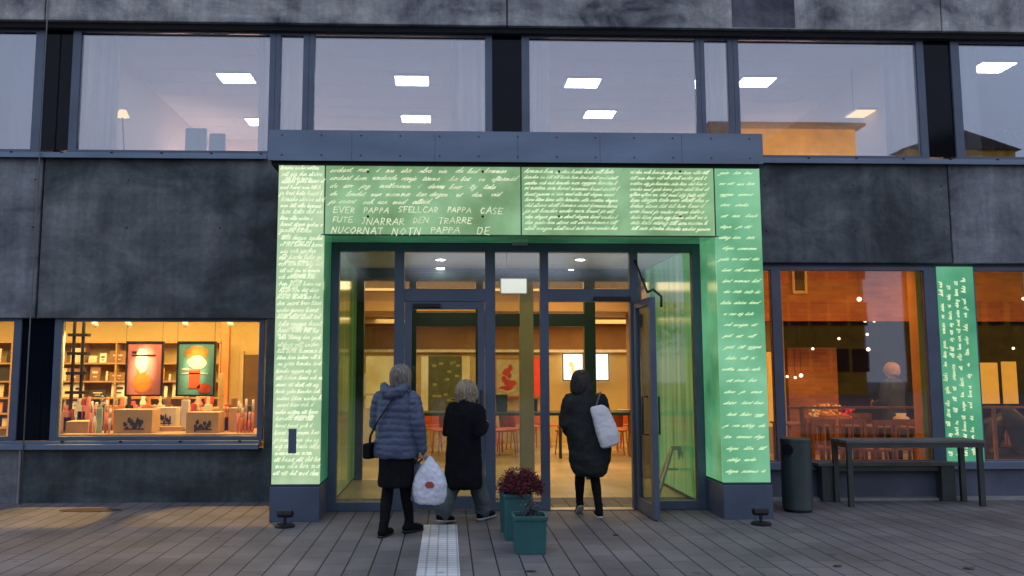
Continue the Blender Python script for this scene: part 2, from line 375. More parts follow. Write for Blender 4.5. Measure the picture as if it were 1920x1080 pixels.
# upper ribbon: pane edges in photo pixels at y=170
yg = YW + .06
def ux(px): return P(px, 170, YW + .06).x
zu0 = P(250, 281, yg).z; zu1 = P(700, 62, yg).z - .02
panes = [(-400, 62), (148, 504), (525, 567), (589, 910), (993, 1306), (1323, 1367), (1387, 1722), (1803, 2250)]
darks = [(79, 132), (923, 978), (1736, 1787)]
for i, (p0, p1) in enumerate(panes):
    x0, x1 = ux(p0), ux(p1)
    fl = ux(p0) - ux({148: 132, 525: 515, 589: 578, 993: 978, 1323: 1314.5, 1387: 1377, 1803: 1787}.get(p0, p0 - 10))
    fr = ux({62: 79, 504: 515, 567: 578, 910: 923, 1306: 1314.5, 1367: 1377, 1722: 1736}.get(p1, p1 + 10)) - ux(p1)
    lo = zu0
    window(x0, x1, lo, zu1, fl - .001, fr - .001, .06, .05, WIN_UP)
for p0, p1 in darks:
    MB().box(ux(p0), ux(p1), yg + .03, yg + .06, zu0, zu1 + .03).build('dark_glass_panel', DARKGLASS, B)
MB().box(XL, XR, yg + .01, YW + .2, zu1 + .061, zWt).build('head_rail', SLATE, B)
# sills with drip edge and clips
for (xa, xb) in ((XL, wx(503, 290)), (P(1432, 298, YW).x - .35, XR)):
    s_ = MB(); s_.box(xa, xb, YW - .07, YW + .15, zWb - .035, zWb - .0).box(xa, xb, YW - .075, YW - .06, zWb - .055, zWb - .0).box(xa, xb, YW + .0, YW + .06, zWb, zu0 - .05)
    s_.build('window_sill', CANOPY, B, bevel=.004)
    x = xa + .3
    while x < xb: MB().box(x, x + .03, YW - .01, YW - .001, zWb + .02, zWb + .04).build('sill_clip', BLACK, B); x += .62
# lower left shop windows
def lx(px): return P(px, 700, yg).x
zl0 = P(300, 818, yg).z; zl1 = P(300, 603, yg).z
window(lx(-500), lx(21), zl0, zl1, .05, lx(36) - lx(21) - .001, .05, .05, WIN_LO)
window(lx(113), lx(484), zl0, zl1, lx(113) - lx(98) - .001, .07, .05, .05, WIN_LO)
MB().box(lx(36), lx(98), yg + .03, yg + .06, zl0 - .05, zl1 + .05).build('dark_glass_panel', DARKGLASS, B)
s_ = MB(); s_.box(XL, lx(490) + .02, YW - .08, YW + .15, zSb - .01, zSb + .03).box(XL, lx(490) + .02, YW, YW + .07, zSb + .03, zl0 - .051).box(XL, lx(490) + .02, YW - .085, YW - .07, zSb - .03, zSb + .03)
s_.build('window_sill', CANOPY, B, bevel=.004)
for px in (125, 233, 343, 453): MB().box(lx(px), lx(px) + .035, YW - .012, YW - .001, zSb + .05, zSb + .07).build('sill_clip', BLACK, B)
MB().box(XL, xPL, YW + .03, YW + .2, zl1 + .051, zSl).build('head_rail', SLATE_D, B)
# lower right cafe windows
def rx(px): return P(px, 690, yg).x
zr0 = P(1600, 863, yg).z; zr1 = P(1600, 507, yg).z
window(rx(1380), rx(1452), zr0, zr1, .05, .0, .05, .02, WIN_LO)
window(rx(1470), rx(1742), zr0, zr1, rx(1470) - rx(1452), rx(1766) - rx(1742) - .001, .05, .02, WIN_LO)
window(rx(1838), rx(2150), zr0, zr1, .03, .05, .05, .02, WIN_LO)
MB().box(rx(1380) - .05, XR, yg + .02, YW + .2, zr1 + .051, zGt).build('head_rail', SLATE_D, B)
gp = MB().box(rx(1766), rx(1838) - .031, yg - .02, yg + .05, zr0 - .02, zr1 + .05).build('backlit_glass_panel', backlit('backlit_wall_green', (.05, .25, .14), (.12, .42, .24), 1.0, 1.8, 3), B)

# canopy fascia above the portal
zc0 = P(700, 302, 8.72).z; zc1 = P(700, 245, 8.72).z; xc0 = P(503, 270, 8.72).x; xc1 = P(1430, 275, 8.72).x
cx_ = [xc0 + (xc1 - xc0) * k / 6 for k in range(7)]
cn = thing('entrance_canopy', (0, 8.7, zc0), 'blue grey sheet metal canopy box over the backlit entrance portal', 'canopy')
MB().box(xc0 + .01, xc1 - .01, 8.73, YW + .05, zc0 + .01, zc1 - .01).build('box', CANOPY, cn)
for i in range(6): MB().box(cx_[i] + .0015, cx_[i + 1] - .0015, 8.712, 8.728, zc0, zc1).build('cladding_sheet', CANOPY, cn)
for i in range(13):
    x = xc0 + .15 + i * (xc1 - xc0 - .3) / 12
    for z in (zc0 + .06, zc1 - .06): MB().cyl((x, 8.7119, z), (x, 8.708, z), .009, n=8).build('rivet', BLACK, cn)
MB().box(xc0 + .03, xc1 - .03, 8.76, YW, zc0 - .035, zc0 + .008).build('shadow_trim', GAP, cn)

# ------------------------------------------------------------------ handwriting
GL = {
 'a': (.8, [[(.62, .85), (.3, 1), (.02, .5), (.2, .02), (.5, .2), (.65, 1), (.6, .25), (.8, .05)]]),
 'b': (.7, [[(0, .1), (.25, 1.2), (.3, 1.9), (.12, 1.5), (.1, .1), (.4, 0), (.6, .5), (.4, .9), (.15, .6)]]),
 'c': (.6, [[(.55, .8), (.35, 1), (.05, .5), (.25, 0), (.6, .2)]]),
 'd': (.85, [[(.6, .8), (.3, 1), (.03, .5), (.2, .02), (.5, .2), (.75, 1.9), (.62, .3), (.85, .05)]]),
 'e': (.6, [[(0, .35), (.45, .65), (.3, 1), (.05, .5), (.2, 0), (.6, .2)]]),
 'f': (.55, [[(0, .2), (.35, 1.3), (.4, 1.9), (.22, 1.6), (.15, -.8), (.3, -.5), (.2, .2), (.55, .3)]]),
 'g': (.8, [[(.6, .8), (.3, 1), (.03, .5), (.25, .05), (.55, .3), (.62, 1), (.5, -.7), (.2, -.9), (.1, -.6), (.8, .1)]]),
 'h': (.8, [[(0, .1), (.3, 1.5), (.3, 1.9), (.15, 1.5), (.1, 0), (.2, .7), (.45, 1), (.55, .6), (.55, .1), (.8, .1)]]),
 'i': (.4, [[(0, .1), (.2, 1), (.18, .1), (.4, .1)], [(.28, 1.4), (.32, 1.5)]]),
 'j': (.4, [[(0, .1), (.25, 1), (.15, -.8), (-.1, -.7), (.4, .1)], [(.3, 1.4), (.34, 1.5)]]),
 'k': (.7, [[(0, .1), (.3, 1.6), (.25, 1.9), (.1, 0), (.15, .5), (.5, .95), (.25, .5), (.55, 0), (.7, .15)]]),
 'l': (.4, [[(0, .1), (.3, 1.5), (.25, 1.9), (.1, 1.2), (.15, .05), (.4, .1)]]),
 'm': (1.1, [[(0, .7), (.15, 1), (.12, 0), (.3, .9), (.45, .9), (.45, 0), (.62, .9), (.8, .9), (.8, .1), (1.1, .1)]]),
 'n': (.8, [[(0, .7), (.15, 1), (.12, 0), (.35, .95), (.52, .8), (.5, .1), (.8, .1)]]),
 'o': (.7, [[(.5, .95), (.2, .95), (.03, .4), (.25, 0), (.5, .35), (.45, .9), (.7, .85)]]),
 'p': (.75, [[(0, .6), (.2, 1), (.05, -.9), (.2, .6), (.45, 1), (.6, .5), (.35, .05), (.15, .2), (.75, .1)]]),
 'r': (.55, [[(0, .1), (.2, 1.05), (.4, .9), (.35, .2), (.55, .1)]]),
 's': (.55, [[(0, .1), (.3, 1), (.4, .4), (.15, 0), (.55, .1)]]),
 't': (.5, [[(0, .1), (.25, 1.6), (.18, .1), (.5, .1)], [(.0, 1.15), (.45, 1.2)]]),
 'u': (.8, [[(0, .7), (.1, 1), (.12, .2), (.35, 0), (.55, .9), (.55, .1), (.8, .1)]]),
 'v': (.65, [[(0, .8), (.1, 1), (.22, 0), (.5, .95), (.65, .9)]]),
 'x': (.6, [[(0, .1), (.5, 1)], [(.05, .95), (.3, .2), (.6, .1)]]),
 'y': (.75, [[(0, .8), (.1, 1), (.15, .3), (.35, .1), (.6, 1), (.4, -.8), (.15, -.7), (.75, .15)]]),
 'z': (.6, [[(0, .9), (.45, .95), (.1, .05), (.6, .1)]]),
 '.': (.35, [[(.1, 0), (.16, .08)]]), ',': (.35, [[(.12, .1), (.05, -.25)]]), '-': (.6, [[(.1, .5), (.5, .5)]]),
 'A': (.8, [[(0, 0), (.38, 1), (.7, 0)], [(.15, .38), (.6, .38)]]), 'C': (.7, [[(.6, .85), (.3, 1), (.03, .5), (.3, 0), (.6, .15)]]),
 'D': (.75, [[(.05, 0), (.08, 1), (.45, .9), (.62, .5), (.4, .05), (.05, 0)]]), 'E': (.65, [[(.55, 1), (.05, 1), (.05, 0), (.58, 0)], [(.05, .52), (.45, .52)]]),
 'F': (.62, [[(.55, 1), (.05, 1), (.05, 0)], [(.05, .52), (.42, .52)]]), 'J': (.55, [[(.1, 1), (.45, 1)], [(.3, 1), (.28, .2), (.12, 0), (0, .15)]]),
 'K': (.7, [[(.05, 1), (.05, 0)], [(.55, 1), (.05, .45), (.6, 0)]]), 'L': (.6, [[(.05, 1), (.05, 0), (.5, 0)]]),
 'M': (.9, [[(.03, 0), (.1, 1), (.4, .3), (.7, 1), (.78, 0)]]), 'N': (.8, [[(.03, 0), (.06, 1), (.6, 0), (.64, 1)]]),
 'O': (.8, [[(.35, 1), (.03, .5), (.35, 0), (.66, .5), (.35, 1)]]), 'P': (.65, [[(.05, 0), (.06, 1), (.45, .95), (.5, .6), (.06, .48)]]),
 'R': (.7, [[(.05, 0), (.06, 1), (.45, .95), (.5, .6), (.06, .5), (.58, 0)]]), 'S': (.62, [[(.52, .88), (.25, 1), (.06, .75), (.5, .3), (.28, 0), (.02, .12)]]),
 'T': (.7, [[(0, 1), (.62, 1)], [(.31, 1), (.3, 0)]]), 'U': (.75, [[(.05, 1), (.06, .25), (.3, 0), (.56, .25), (.6, 1)]]),
 'V': (.7, [[(.0, 1), (.3, 0), (.62, 1)]]), 'B': (.65, [[(.05, 0), (.06, 1), (.42, .9), (.1, .52), (.5, .3), (.05, 0)]]),
 'I': (.3, [[(.1, 1), (.1, 0)]]), 'G': (.75, [[(.6, .85), (.3, 1), (.03, .5), (.3, 0), (.62, .2), (.6, .5), (.4, .5)]]),
}
rt = random.Random(3)
def write(mb, text, at, u, v, h, wd, slant=.25, jit=.05, maxw=None, capk=1., xs=1.):
    """strokes of handwriting as thin ribbons in the plane (u,v) starting at 'at'; h = x-height"""
    u, v = Vector(u), Vector(v); nrm = u.cross(v); x = 0; at = Vector(at); ph = rt.random() * 6
    for ch in text:
        if ch == ' ': x += .75 * h; continue
        if maxw and x > maxw: break
        adv, st = GL.get(ch, GL['n']); k = h * (capk if ch.isupper() else 1) * rt.uniform(.9, 1.1)
        for pl in st:
            pts = []
            for (a, b) in pl:
                a += rt.uniform(-jit, jit); b += rt.uniform(-jit, jit)
                pts.append(at + u * (x + (a + b * slant) * k * xs) + v * (b * k + math.sin(x * 5 + ph) * h * .12))
            for p, q in zip(pts, pts[1:]):
                d = q - p
                if d.length < 1e-6: continue
                d.normalize(); s = nrm.cross(d) * wd / 2; e = d * wd * .3
                mb.quad(p - s - e, q - s + e, q + s + e, p + s - e)
        x += (adv + .08) * k * xs
    return x
WORDS = ("och det att som han den inte ett var med hade men till vi skall komma brev sommaren mamma efter sedan liten huset dagen vill bara kanske aldrig "
         "ryggen handen tala hela livet genom natten boken skriva under snart hem alla bort hon gick till havet stora staden morgon gata sig nu ja").split()
def rwords(n): return ' '.join(rt.choice(WORDS) for _ in range(n))
X_, Z_, Y_ = (1, 0, 0), (0, 0, 1), (0, 1, 0)

# ------------------------------------------------------------------ entrance portal
def fx(px, py): return P(px, py, YF).x
def fz(px, py): return P(px, py, YF).z
PX0, PX1 = fx(516, 600), fx(604.5, 600); PX2, PX3 = fx(1347, 600), fx(1434, 600)
zh0 = fz(900, 440); zt = zc0 - .03; zp = fz(550, 908)
E_ = thing('entrance_portal', (.8, YF, 0), 'glowing green glass portal covered in pale handwriting around the entrance doors', 'entrance portal')
GR1 = backlit('backlit_left', (.30, .49, .28), (.55, .68, .42), 1.0, 3.2, 1)
GR2 = backlit('backlit_head', (.12, .23, .09), (.29, .52, .29), 1.0, 1.9, 5)
GR3 = backlit('backlit_right', (.085, .30, .15), (.24, .57, .35), 1.0, 1.6, 9)
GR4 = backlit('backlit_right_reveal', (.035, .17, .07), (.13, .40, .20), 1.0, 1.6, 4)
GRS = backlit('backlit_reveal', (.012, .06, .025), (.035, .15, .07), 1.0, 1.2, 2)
INK = backlit('lettering_left', (.60, .70, .45), (.90, .95, .72), 1.0, 7, 2)
INKH = backlit('lettering_head', (.42, .52, .30), (.86, .90, .66), 1.0, 6, 3)
INK2 = backlit('lettering_right', (.46, .70, .42), (.62, .80, .50), 1.0, 6, 4)
INK3 = backlit('lettering_dense', (.44, .60, .34), (.78, .86, .60), 1.0, 6, 5)
SEAM = mat('panel_seam_steel', (.05, .09, .07), .4, .5)
yb = YD - .02
def col_panel(x0, x1, m, z0=zp, z1=zt):
    return MB().box(x0, x1, YF, YF + .04, z0, z1).build('light_panel', m, E_, bevel=.003)
pl = col_panel(PX0, PX1, GR1)
pr = col_panel(PX2, PX3, GR3)
xm = fx(977, 380)
h1 = MB().box(PX1 + .004, xm - .003, YF, YF + .04, zh0, zt).build('light_panel', GR2, E_, bevel=.003)
h2 = MB().box(xm + .003, PX2 - .004, YF, YF + .04, zh0, zt).build('light_panel', GR2, E_, bevel=.003)
# reveals and soffit in green glass, seams
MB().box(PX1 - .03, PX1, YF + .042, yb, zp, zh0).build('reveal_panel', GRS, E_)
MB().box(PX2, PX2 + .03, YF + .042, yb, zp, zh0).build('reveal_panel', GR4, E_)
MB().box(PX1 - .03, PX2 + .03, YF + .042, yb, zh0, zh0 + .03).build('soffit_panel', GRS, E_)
# carcass behind the glass
c = MB(); c.box(PX0 + .01, PX1 - .035, YF + .045, YW - .005, .02, zt - .005).box(PX2 + .035, PX3 - .01, YF + .045, YW - .005, .02, zt - .005).box(PX1 - .03, PX2 + .03, YF + .045, YW - .005, zh0 + .035, zt - .005)
c.build('carcass', SLATE_D, E_)
for xa, xb in ((PX0 - .012, PX1 + .005), (PX2 - .005, PX3 + .012)):
    pn = MB().box(xa, xb, YF - .012, YW - .01, 0, zp - .03).build('plinth', SLATE, E_, bevel=.004)
    MB().box(xa + .01, xb - .01, YF - .0, YF + .05, zp - .03, zp).build('plinth_trim', SLATE_D, E_)
# bolts on the head panels
for px in (690, 905, 1048, 1275):
    for py in (322, 406): q = P(px, py, YF); MB().cyl((q.x, YF - .012, q.z), (q.x, YF, q.z), .014, n=12).build('glass_bolt', BLACK, E_)
for xx in (PX1 + .001, xm, PX2 - .001): MB().box(xx - .007, xx + .007, YF - .002, YF + .02, zh0, zt).build('panel_seam', SEAM, E_)
MB().box(PX1 - .03, PX2 + .03, YF - .003, YF + .041, zh0 - .012, zh0 - .001).build('lower_seam', SEAM, E_)
# door sensor under the soffit
q = P(975, 456, 8.95)
# left column writing: small, dense
yl = YF - .004; L1 = MB(); z = zt - .05
while z > zp + .02:
    write(L1, rwords(9), (PX0 + .012 + rt.uniform(0, .03), yl, z), X_, Z_, rt.uniform(.022, .03), rt.uniform(.006, .0095), .3, .12, PX1 - PX0 - .05 - rt.uniform(0, .12) * (rt.random() < .25), xs=1.35)
    if rt.random() < .4: write(L1, rwords(7), (PX0 + .02 + rt.uniform(0, .15), yl - .0006, z + .03), X_, Z_, .022, .007, .3, .1, rt.uniform(.1, .3), xs=1.3)
    z -= rt.uniform(.066, .078)
L1.build('lettering', INK, pl)
# head, left panel
L2 = MB(); xl = PX1 + .05; zz = zt - .075; wv = xm - xl - .06
for k, s in enumerate(["sockert. Men i nu ska Alva vin du bed kommer", "sockert kom undrade varje timme ha bot ve eftermiddag", "du sov jag mellanrum i deras brev ty tala ut innan", "du landet. Hur mamma tar dagen ut den vid jul", "ja snart och sen med alltid."]):
    xx = 0; wl = s.split(' '); 
    for wd_ in wl:
        if xx > wv - .2: break
        xx += write(L2, wd_, (xl + xx, yl, zz + rt.uniform(-.004, .004)), X_, Z_, .027, .0078, .5, .08, wv - xx, xs=1.75) + rt.uniform(.03, .11)
    zz -= .088
for s, sz, dx in (("EVER PAPPA SFELLCAR PAPPA CASE", .062, .05), ("FUTE JNARRAR DEN TRARRE", .07, .04), ("NUCORNAT NOTN PAPPA  DE", .078, .03)):
    xx = dx; zz -= .012
    for wd_ in s.split(' '):
        xx += write(L2, wd_, (xl + xx, yl, zz + rt.uniform(-.008, .008)), X_, Z_, sz * rt.uniform(.85, 1.05), .0098, .15, .07, wv - xx, xs=1.25) + .09
    zz -= .105 if sz < .075 else .08
L2.build('lettering', INKH, h1)
# head, right panel: two columns
L3 = MB()
for c0, cw in ((xm + .03, 1.03), (xm + 1.2, PX2 - xm - 1.28)):
    zz = zt - .07; 
    for k in range(11):
        write(L3, rwords(16), (c0 + rt.uniform(0, .015), yl, zz), X_, Z_, rt.uniform(.019, .025), rt.uniform(.0065, .0085), .5, .1, cw - rt.uniform(0, .08), xs=1.6); zz -= .0635
L3.build('lettering', INK3, h2)
# right column
L4 = MB(); zz = zt - .07
while zz > zp + .03:
    xx = rt.uniform(0, .05)
    while xx < PX3 - PX2 - .12: xx += write(L4, rt.choice(WORDS), (PX2 + .012 + xx, yl, zz), X_, Z_, .018, .0060, .8, .12, PX3 - PX2 - .085 - xx, xs=1.7) + rt.uniform(.025, .07)
    zz -= .121
L4.build('lettering', INK2, pr)
# wall panel: three text lines turned on their side
L5 = MB(); xa, xb = rx(1766), rx(1838) - .031
xc = xa + .035
while xc < xb - .05:
    z = zr0 + .02 + rt.uniform(0, .05)
    while z < zr1 - .12: z += write(L5, rt.choice(WORDS), (xc + .018, yg - .024, z), Z_, (-1, 0, 0), rt.uniform(.022, .030), .0085, .1, .2, zr1 - z - .1) + rt.uniform(.02, .10)
    xc += .098
L5.build('lettering', INK3, gp)
# dark plate on the left column
pp0 = P(541, 804, YF - .02); pp1 = P(555, 850, YF - .02)
MB().box(pp0.x, pp1.x, YF - .022, YF - .006, pp1.z, pp0.z).build('call_plate', SLATE, E_, bevel=.003)

# ------------------------------------------------------------------ door wall
def dx(px, py=700): return P(px, py, YD).x
def dz(py, px=900): return P(px, py, YD).z
FR = thing('entrance_glazing', (.8, YD, 0), 'slate framed glazed door wall recessed inside the green portal', 'door wall')
zTop = zh0 - .0; zgt = dz(471); ztr0 = dz(565); ztr1 = dz(541); zbr = .1
fr = MB()
X0 = PX1; X1 = PX2
verts_ = [(X0, dx(633)), (dx(738), dx(757)), (dx(910), dx(929)), (dx(1014), dx(1030)), (dx(1184), dx(1200)), (dx(1303), X1)]
for a, b in verts_: fr.box(a, b, YD, YD + .1, 0.004, zTop)
xs = [(verts_[i][1], verts_[i + 1][0]) for i in range(5)]
for i, (a, b) in enumerate(xs):
    fr.box(a, b, YD, YD + .1, zgt, zTop)
    if i in (0, 2, 4): fr.box(a, b, YD, YD + .1, .004, zbr)
    else: fr.box(a, b, YD, YD + .1, ztr0, ztr1)
fr.build('frame', SLATE, FR, bevel=.004)
tr_ = MB(); tr_.box(X0, X1, YD + .1, YD + .16, zTop - .03, zTop + .2).build('head_trim', GAP, FR)
for i, (a, b) in enumerate(xs):
    z0 = zbr if i in (0, 2, 4) else ztr1
    zsp = ztr0 if i in (0, 2, 4) else z0
    MB().box(a, b, YD + .04, YD + .052, zsp + (.0005 if i in (0, 2, 4) else 0), zgt).build('pane', WIN_TR, FR)
    if i in (0, 2, 4): MB().box(a, b, YD + .04, YD + .052, z0, zsp).build('pane', WIN_DOOR, FR)
MB().box(dx(1030), dx(1184), YD - .02, YD + .14, .0, .012).build('threshold', mat('steel_threshold', (.4, .4, .4), .35, .9), FR)
# left door leaf, closed
a, b = xs[1]; yy = YD + .01
d = MB(); sw = .085
d.box(a + .006, a + sw, yy, yy + .06, .012, ztr0 - .006).box(b - sw, b - .006, yy, yy + .06, .012, ztr0 - .006).box(a + sw, b - sw, yy, yy + .06, .012, .16).box(a + sw, b - sw, yy, yy + .06, ztr0 - .09, ztr0 - .006)
DL = d.build('door', SLATE, FR, bevel=.003); DL['label'] = 'closed left glass door with black closer'
MB().box(a + sw, b - sw, yy + .025, yy + .035, .16, ztr0 - .09).build('pane', WIN_DOOR, DL)
MB().box(a + .1, a + .42, yy - .05, yy - .001, ztr0 - .075, ztr0 - .03).build('closer', BLACK, DL, bevel=.006)
hd = MB(); hd.tube([(b - .05, yy, .95), (b - .05, yy - .06, .95), (b - .05, yy - .06, 1.35), (b - .05, yy, 1.35)], .012); hd.build('handle', BLACK, DL, smooth=True)
# right door leaf, standing open toward the camera
hx = xs[3][1] + .03; L_ = .70; ang = rad(88)
def leaf(u0, u1, t0, t1, z0, z1, mb):   # u along the leaf from the hinge toward the camera, t thickness
    dirv = Vector((math.cos(-ang), math.sin(-ang), 0)); nv = Vector((dirv.y, -dirv.x, 0)) * -1
    base = Vector((hx, YD - .01, 0))
    vs = []
    for z in (z0, z1):
        for t_ in (t0, t1):
            for u_ in (u0, u1): vs.append(base + dirv * u_ + nv * t_ + Vector((0, 0, z)))
    mb.add(vs, [(0, 2, 3, 1), (4, 5, 7, 6), (0, 1, 5, 4), (2, 6, 7, 3), (0, 4, 6, 2), (1, 3, 7, 5)]); return mb
d = MB()
leaf(0, .09, 0, .06, .012, ztr0 - .006, d); leaf(L_ - .09, L_, 0, .06, .012, ztr0 - .006, d); leaf(.09, L_ - .09, 0, .06, .012, .16, d); leaf(.09, L_ - .09, 0, .06, ztr0 - .09, ztr0 - .006, d)
DR = d.build('door', SLATE, FR, bevel=.003); DR['label'] = 'right glass door swung open outward'
leaf(.09, L_ - .09, .025, .035, .16, ztr0 - .09, MB()).build('pane', WIN_DOOR, DR)
hb = Vector((hx, YD - L_ + .07, 0)); hd = MB()
for s_ in (1, -1):
    o_ = .03 + s_ * .03; e_ = .03 + s_ * .09
    hd.tube([(hx + o_, hb.y, .9), (hx + e_, hb.y, .9), (hx + e_, hb.y, 1.3), (hx + o_, hb.y, 1.3)], .011)
hd.build('handle', BLACK, DR, smooth=True)
cl = MB(); q0 = P(1190, 488, YD - .03); q1 = P(1214, 548, 9.0); q2 = P(1230, 556, 8.95); q3 = P(1240, 575, 8.9)
cl.tube([q0, q1], .012).tube([q1, q1 + Vector((.06, -.02, .03)), q2 + Vector((.06, 0, 0)), q3], .014)
cl.build('closer_arm', BLACK, DR, smooth=True)
MB().box(dx(1115), dx(1184), YD - .06, YD - .001, ztr0 + .0, ztr0 + .055).build('closer', BLACK, DR, bevel=.006)
# sensor box
q = P(975, 457, YD - .05)
tag(MB().box(q.x - .09, q.x + .09, YD - .09, YD - .005, q.z - .02, q.z + .05).build('door_sensor', mat('sensor_grey', (.42, .5, .45), .4), None, bevel=.006), 'small pale motion sensor box above the entrance doors', 'sensor')

# ------------------------------------------------------------------ building interior
WARMWALL = mat('warm_plaster', (.62, .47, .25), .8, var=.08, scale=1)
OCHRE = mat('ochre_wall', (.55, .40, .15), .8, var=.12, scale=1)
CEIL = mat('ceiling_white', (.50, .50, .52), .9, var=.03, scale=1)
OAK = mat('oak_ceiling', (.38, .22, .09), .55, var=.25, scale=2, stretch=(.3, 6, 1))
TILEF = brickmat('lobby_tiles', (.50, .40, .24), (.56, .45, .28), (.3, .24, .15), .6, .6, .006, 'XY', 0, .3, .1)
DGREEN = mat('dark_green_metal', (.02, .045, .035), .4, .2, .2, 2)
BRICK = brickmat('cafe_brick', (.46, .16, .05), (.34, .10, .03), (.30, .17, .09), .25, .075, .010, 'XZ', 0, .85, .5)
DBROWN = mat('cafe_dark_wall', (.06, .035, .025), .8, var=.3, scale=2)
xP0, xP1 = -2.15, 3.35       # partitions between shop | lobby | cafe
def part(mb, name, m, **k): return mb.build(name, m, B, **k)
# upper storey
zc = 6.3
part(MB().box(XL, XR, YW + .3, 16.8, zc, zc + .1), 'office_ceiling', CEIL)
part(MB().box(XL, XR, YW + .21, 16.8, 3.75, 3.85), 'floor_slab', mat('office_floor', (.34, .33, .34), .7))
OFFW = mat('office_wall', (.60, .50, .46), .8, var=.04, scale=1)
part(MB().box(XL, XR, 16.4, 16.5, 3.85, zc), 'office_back_wall', OFFW)
xl_, xr_ = -5.0, 6.6
part(MB().box(xl_ - .1, xl_, YW + .3, 16.4, 3.85, zc), 'partition_wall', OFFW)
part(MB().box(xr_, xr_ + .1, YW + .3, 16.4, 3.85, zc), 'partition_wall', OFFW)
part(MB().box(XL - .2, XL, YW, 18.5, 0, 8.2), 'end_wall', CONC_LOW); part(MB().box(XR, XR + .2, YW, 18.5, 0, 8.2), 'end_wall', CONC_LOW)
part(MB().box(XL, XR, 18.5, 18.7, -.1, 8.2), 'rear_wall', OCHRE)
part(MB().box(XL, XR, YW + .3, 18.5, 8.2, 8.35), 'roof', GAP)
# ceiling tile grid lines in the office
tg = MB()
for k in range(10): 
    y = 10.7 + k * .6; tg.box(xl_, xr_, y, y + .012, zc - .004, zc)
for k in range(19):
    x = xl_ + .3 + k * .6; tg.box(x, x + .012, 10.6, 16.3, zc - .0045, zc - .0005)
part(tg, 'ceiling_grid', mat('grid_metal', (.50, .50, .53), .5))
LEDP = emit_mat('led_panel', (1., .93, .86), 32)
LEDW = emit_mat('led_panel_warm', (1., .62, .25), 2.6)
names = {0: 'first from the left seen through the wide left window', }
lamps = [(-6.75, 13.9, LEDP, 'square office ceiling light at the far left edge of the photo'),
         (-3.43, 12.82, LEDP, 'larger ceiling light in the wide window left of the portal'),
         (-3.55, 15.15, LEDP, 'small ceiling light half behind the curtain edge in the wide left window'),
         (-.60, 12.85, LEDP, 'upper ceiling light in the first window above the portal'),
         (-.61, 14.86, LEDP, 'lower ceiling light in the first window above the portal'),
         (2.2, 12.87, LEDP, 'upper ceiling light in the second window above the portal'),
         (2.78, 14.5, LEDP, 'lower ceiling light in the second window above the portal'),
         (5.02, 12.75, LEDP, 'ceiling light at the left edge of the window with the reflected ochre building'),
         (8.45, 12.0, LEDP, 'ceiling light in the rightmost upper window over the potted palm')]
for x, y, m_, lab in lamps:
    t = thing('ceiling_light', (x, y, zc - .02), lab, 'ceiling light', 'square office ceiling lights')
    f = MB(); s_ = .262
    f.box(x - s_ - .02, x + s_ + .02, y - .225, y + .225, zc - .022, zc - .004).build('housing', WHITEPAINT, t)
    MB().box(x - s_, x + s_, y - .2, y + .2, zc - .03, zc - .023).build('diffuser', m_, t)
for (px, py, wpx, lab) in ((1617, 213, .26, 'small warm hanging light left of the curtain in the window right of the canopy'),):
    q = P(px, py, 12.2); t = thing('hanging_light', q, lab, 'pendant lamp')
    MB().box(q.x - .19, q.x + .15, q.y - .2, q.y + .2, q.z + .001, q.z + .03).build('housing', WHITEPAINT, t)
    MB().box(q.x - .18, q.x + .14, q.y - .19, q.y + .19, q.z - .008, q.z).build('diffuser', LEDW, t)
    MB().tube([(q.x - .14, q.y, q.z + .03), (q.x - .14, q.y, zc)], .006, 6).build('cable', BLACK, t)
# warm wall lamp in the left office
q = P(230, 213, 11.5); t = thing('wall_lamp', q, 'small warm wall lamp glowing near the left office curtain', 'lamp')
m_ = MB(); m_.rings([(q.x, q.y, q.z - .05, .10, .07), (q.x, q.y, q.z + .05, .05, .04)]); m_.build('lamp_shade', LEDW, t, smooth=True)
MB().tube([(q.x, q.y, q.z - .06), (q.x + .02, q.y + .05, q.z - .5), (q.x - .1, q.y + .02, q.z - 1.2)], .012).build('stem', BLACK, t)
# warm area lamps without fixtures for pools on the office back wall and partitions
lamp('AREA', 'office_wall_light', (.5, 15.9, 4.3), 80, (1, .62, .3), 9, .3, rot=(rad(115), 0, 0))
lamp('AREA', 'office_side_light', (xl_ + .9, 14.5, 4.2), 110, (1, .6, .4), 1.5, .3, rot=(rad(100), 0, rad(40)))
lamp('AREA', 'office_side_light', (xr_ - .9, 14.5, 4.2), 60, (1, .6, .4), 1.5, .3, rot=(rad(100), 0, rad(-40)))
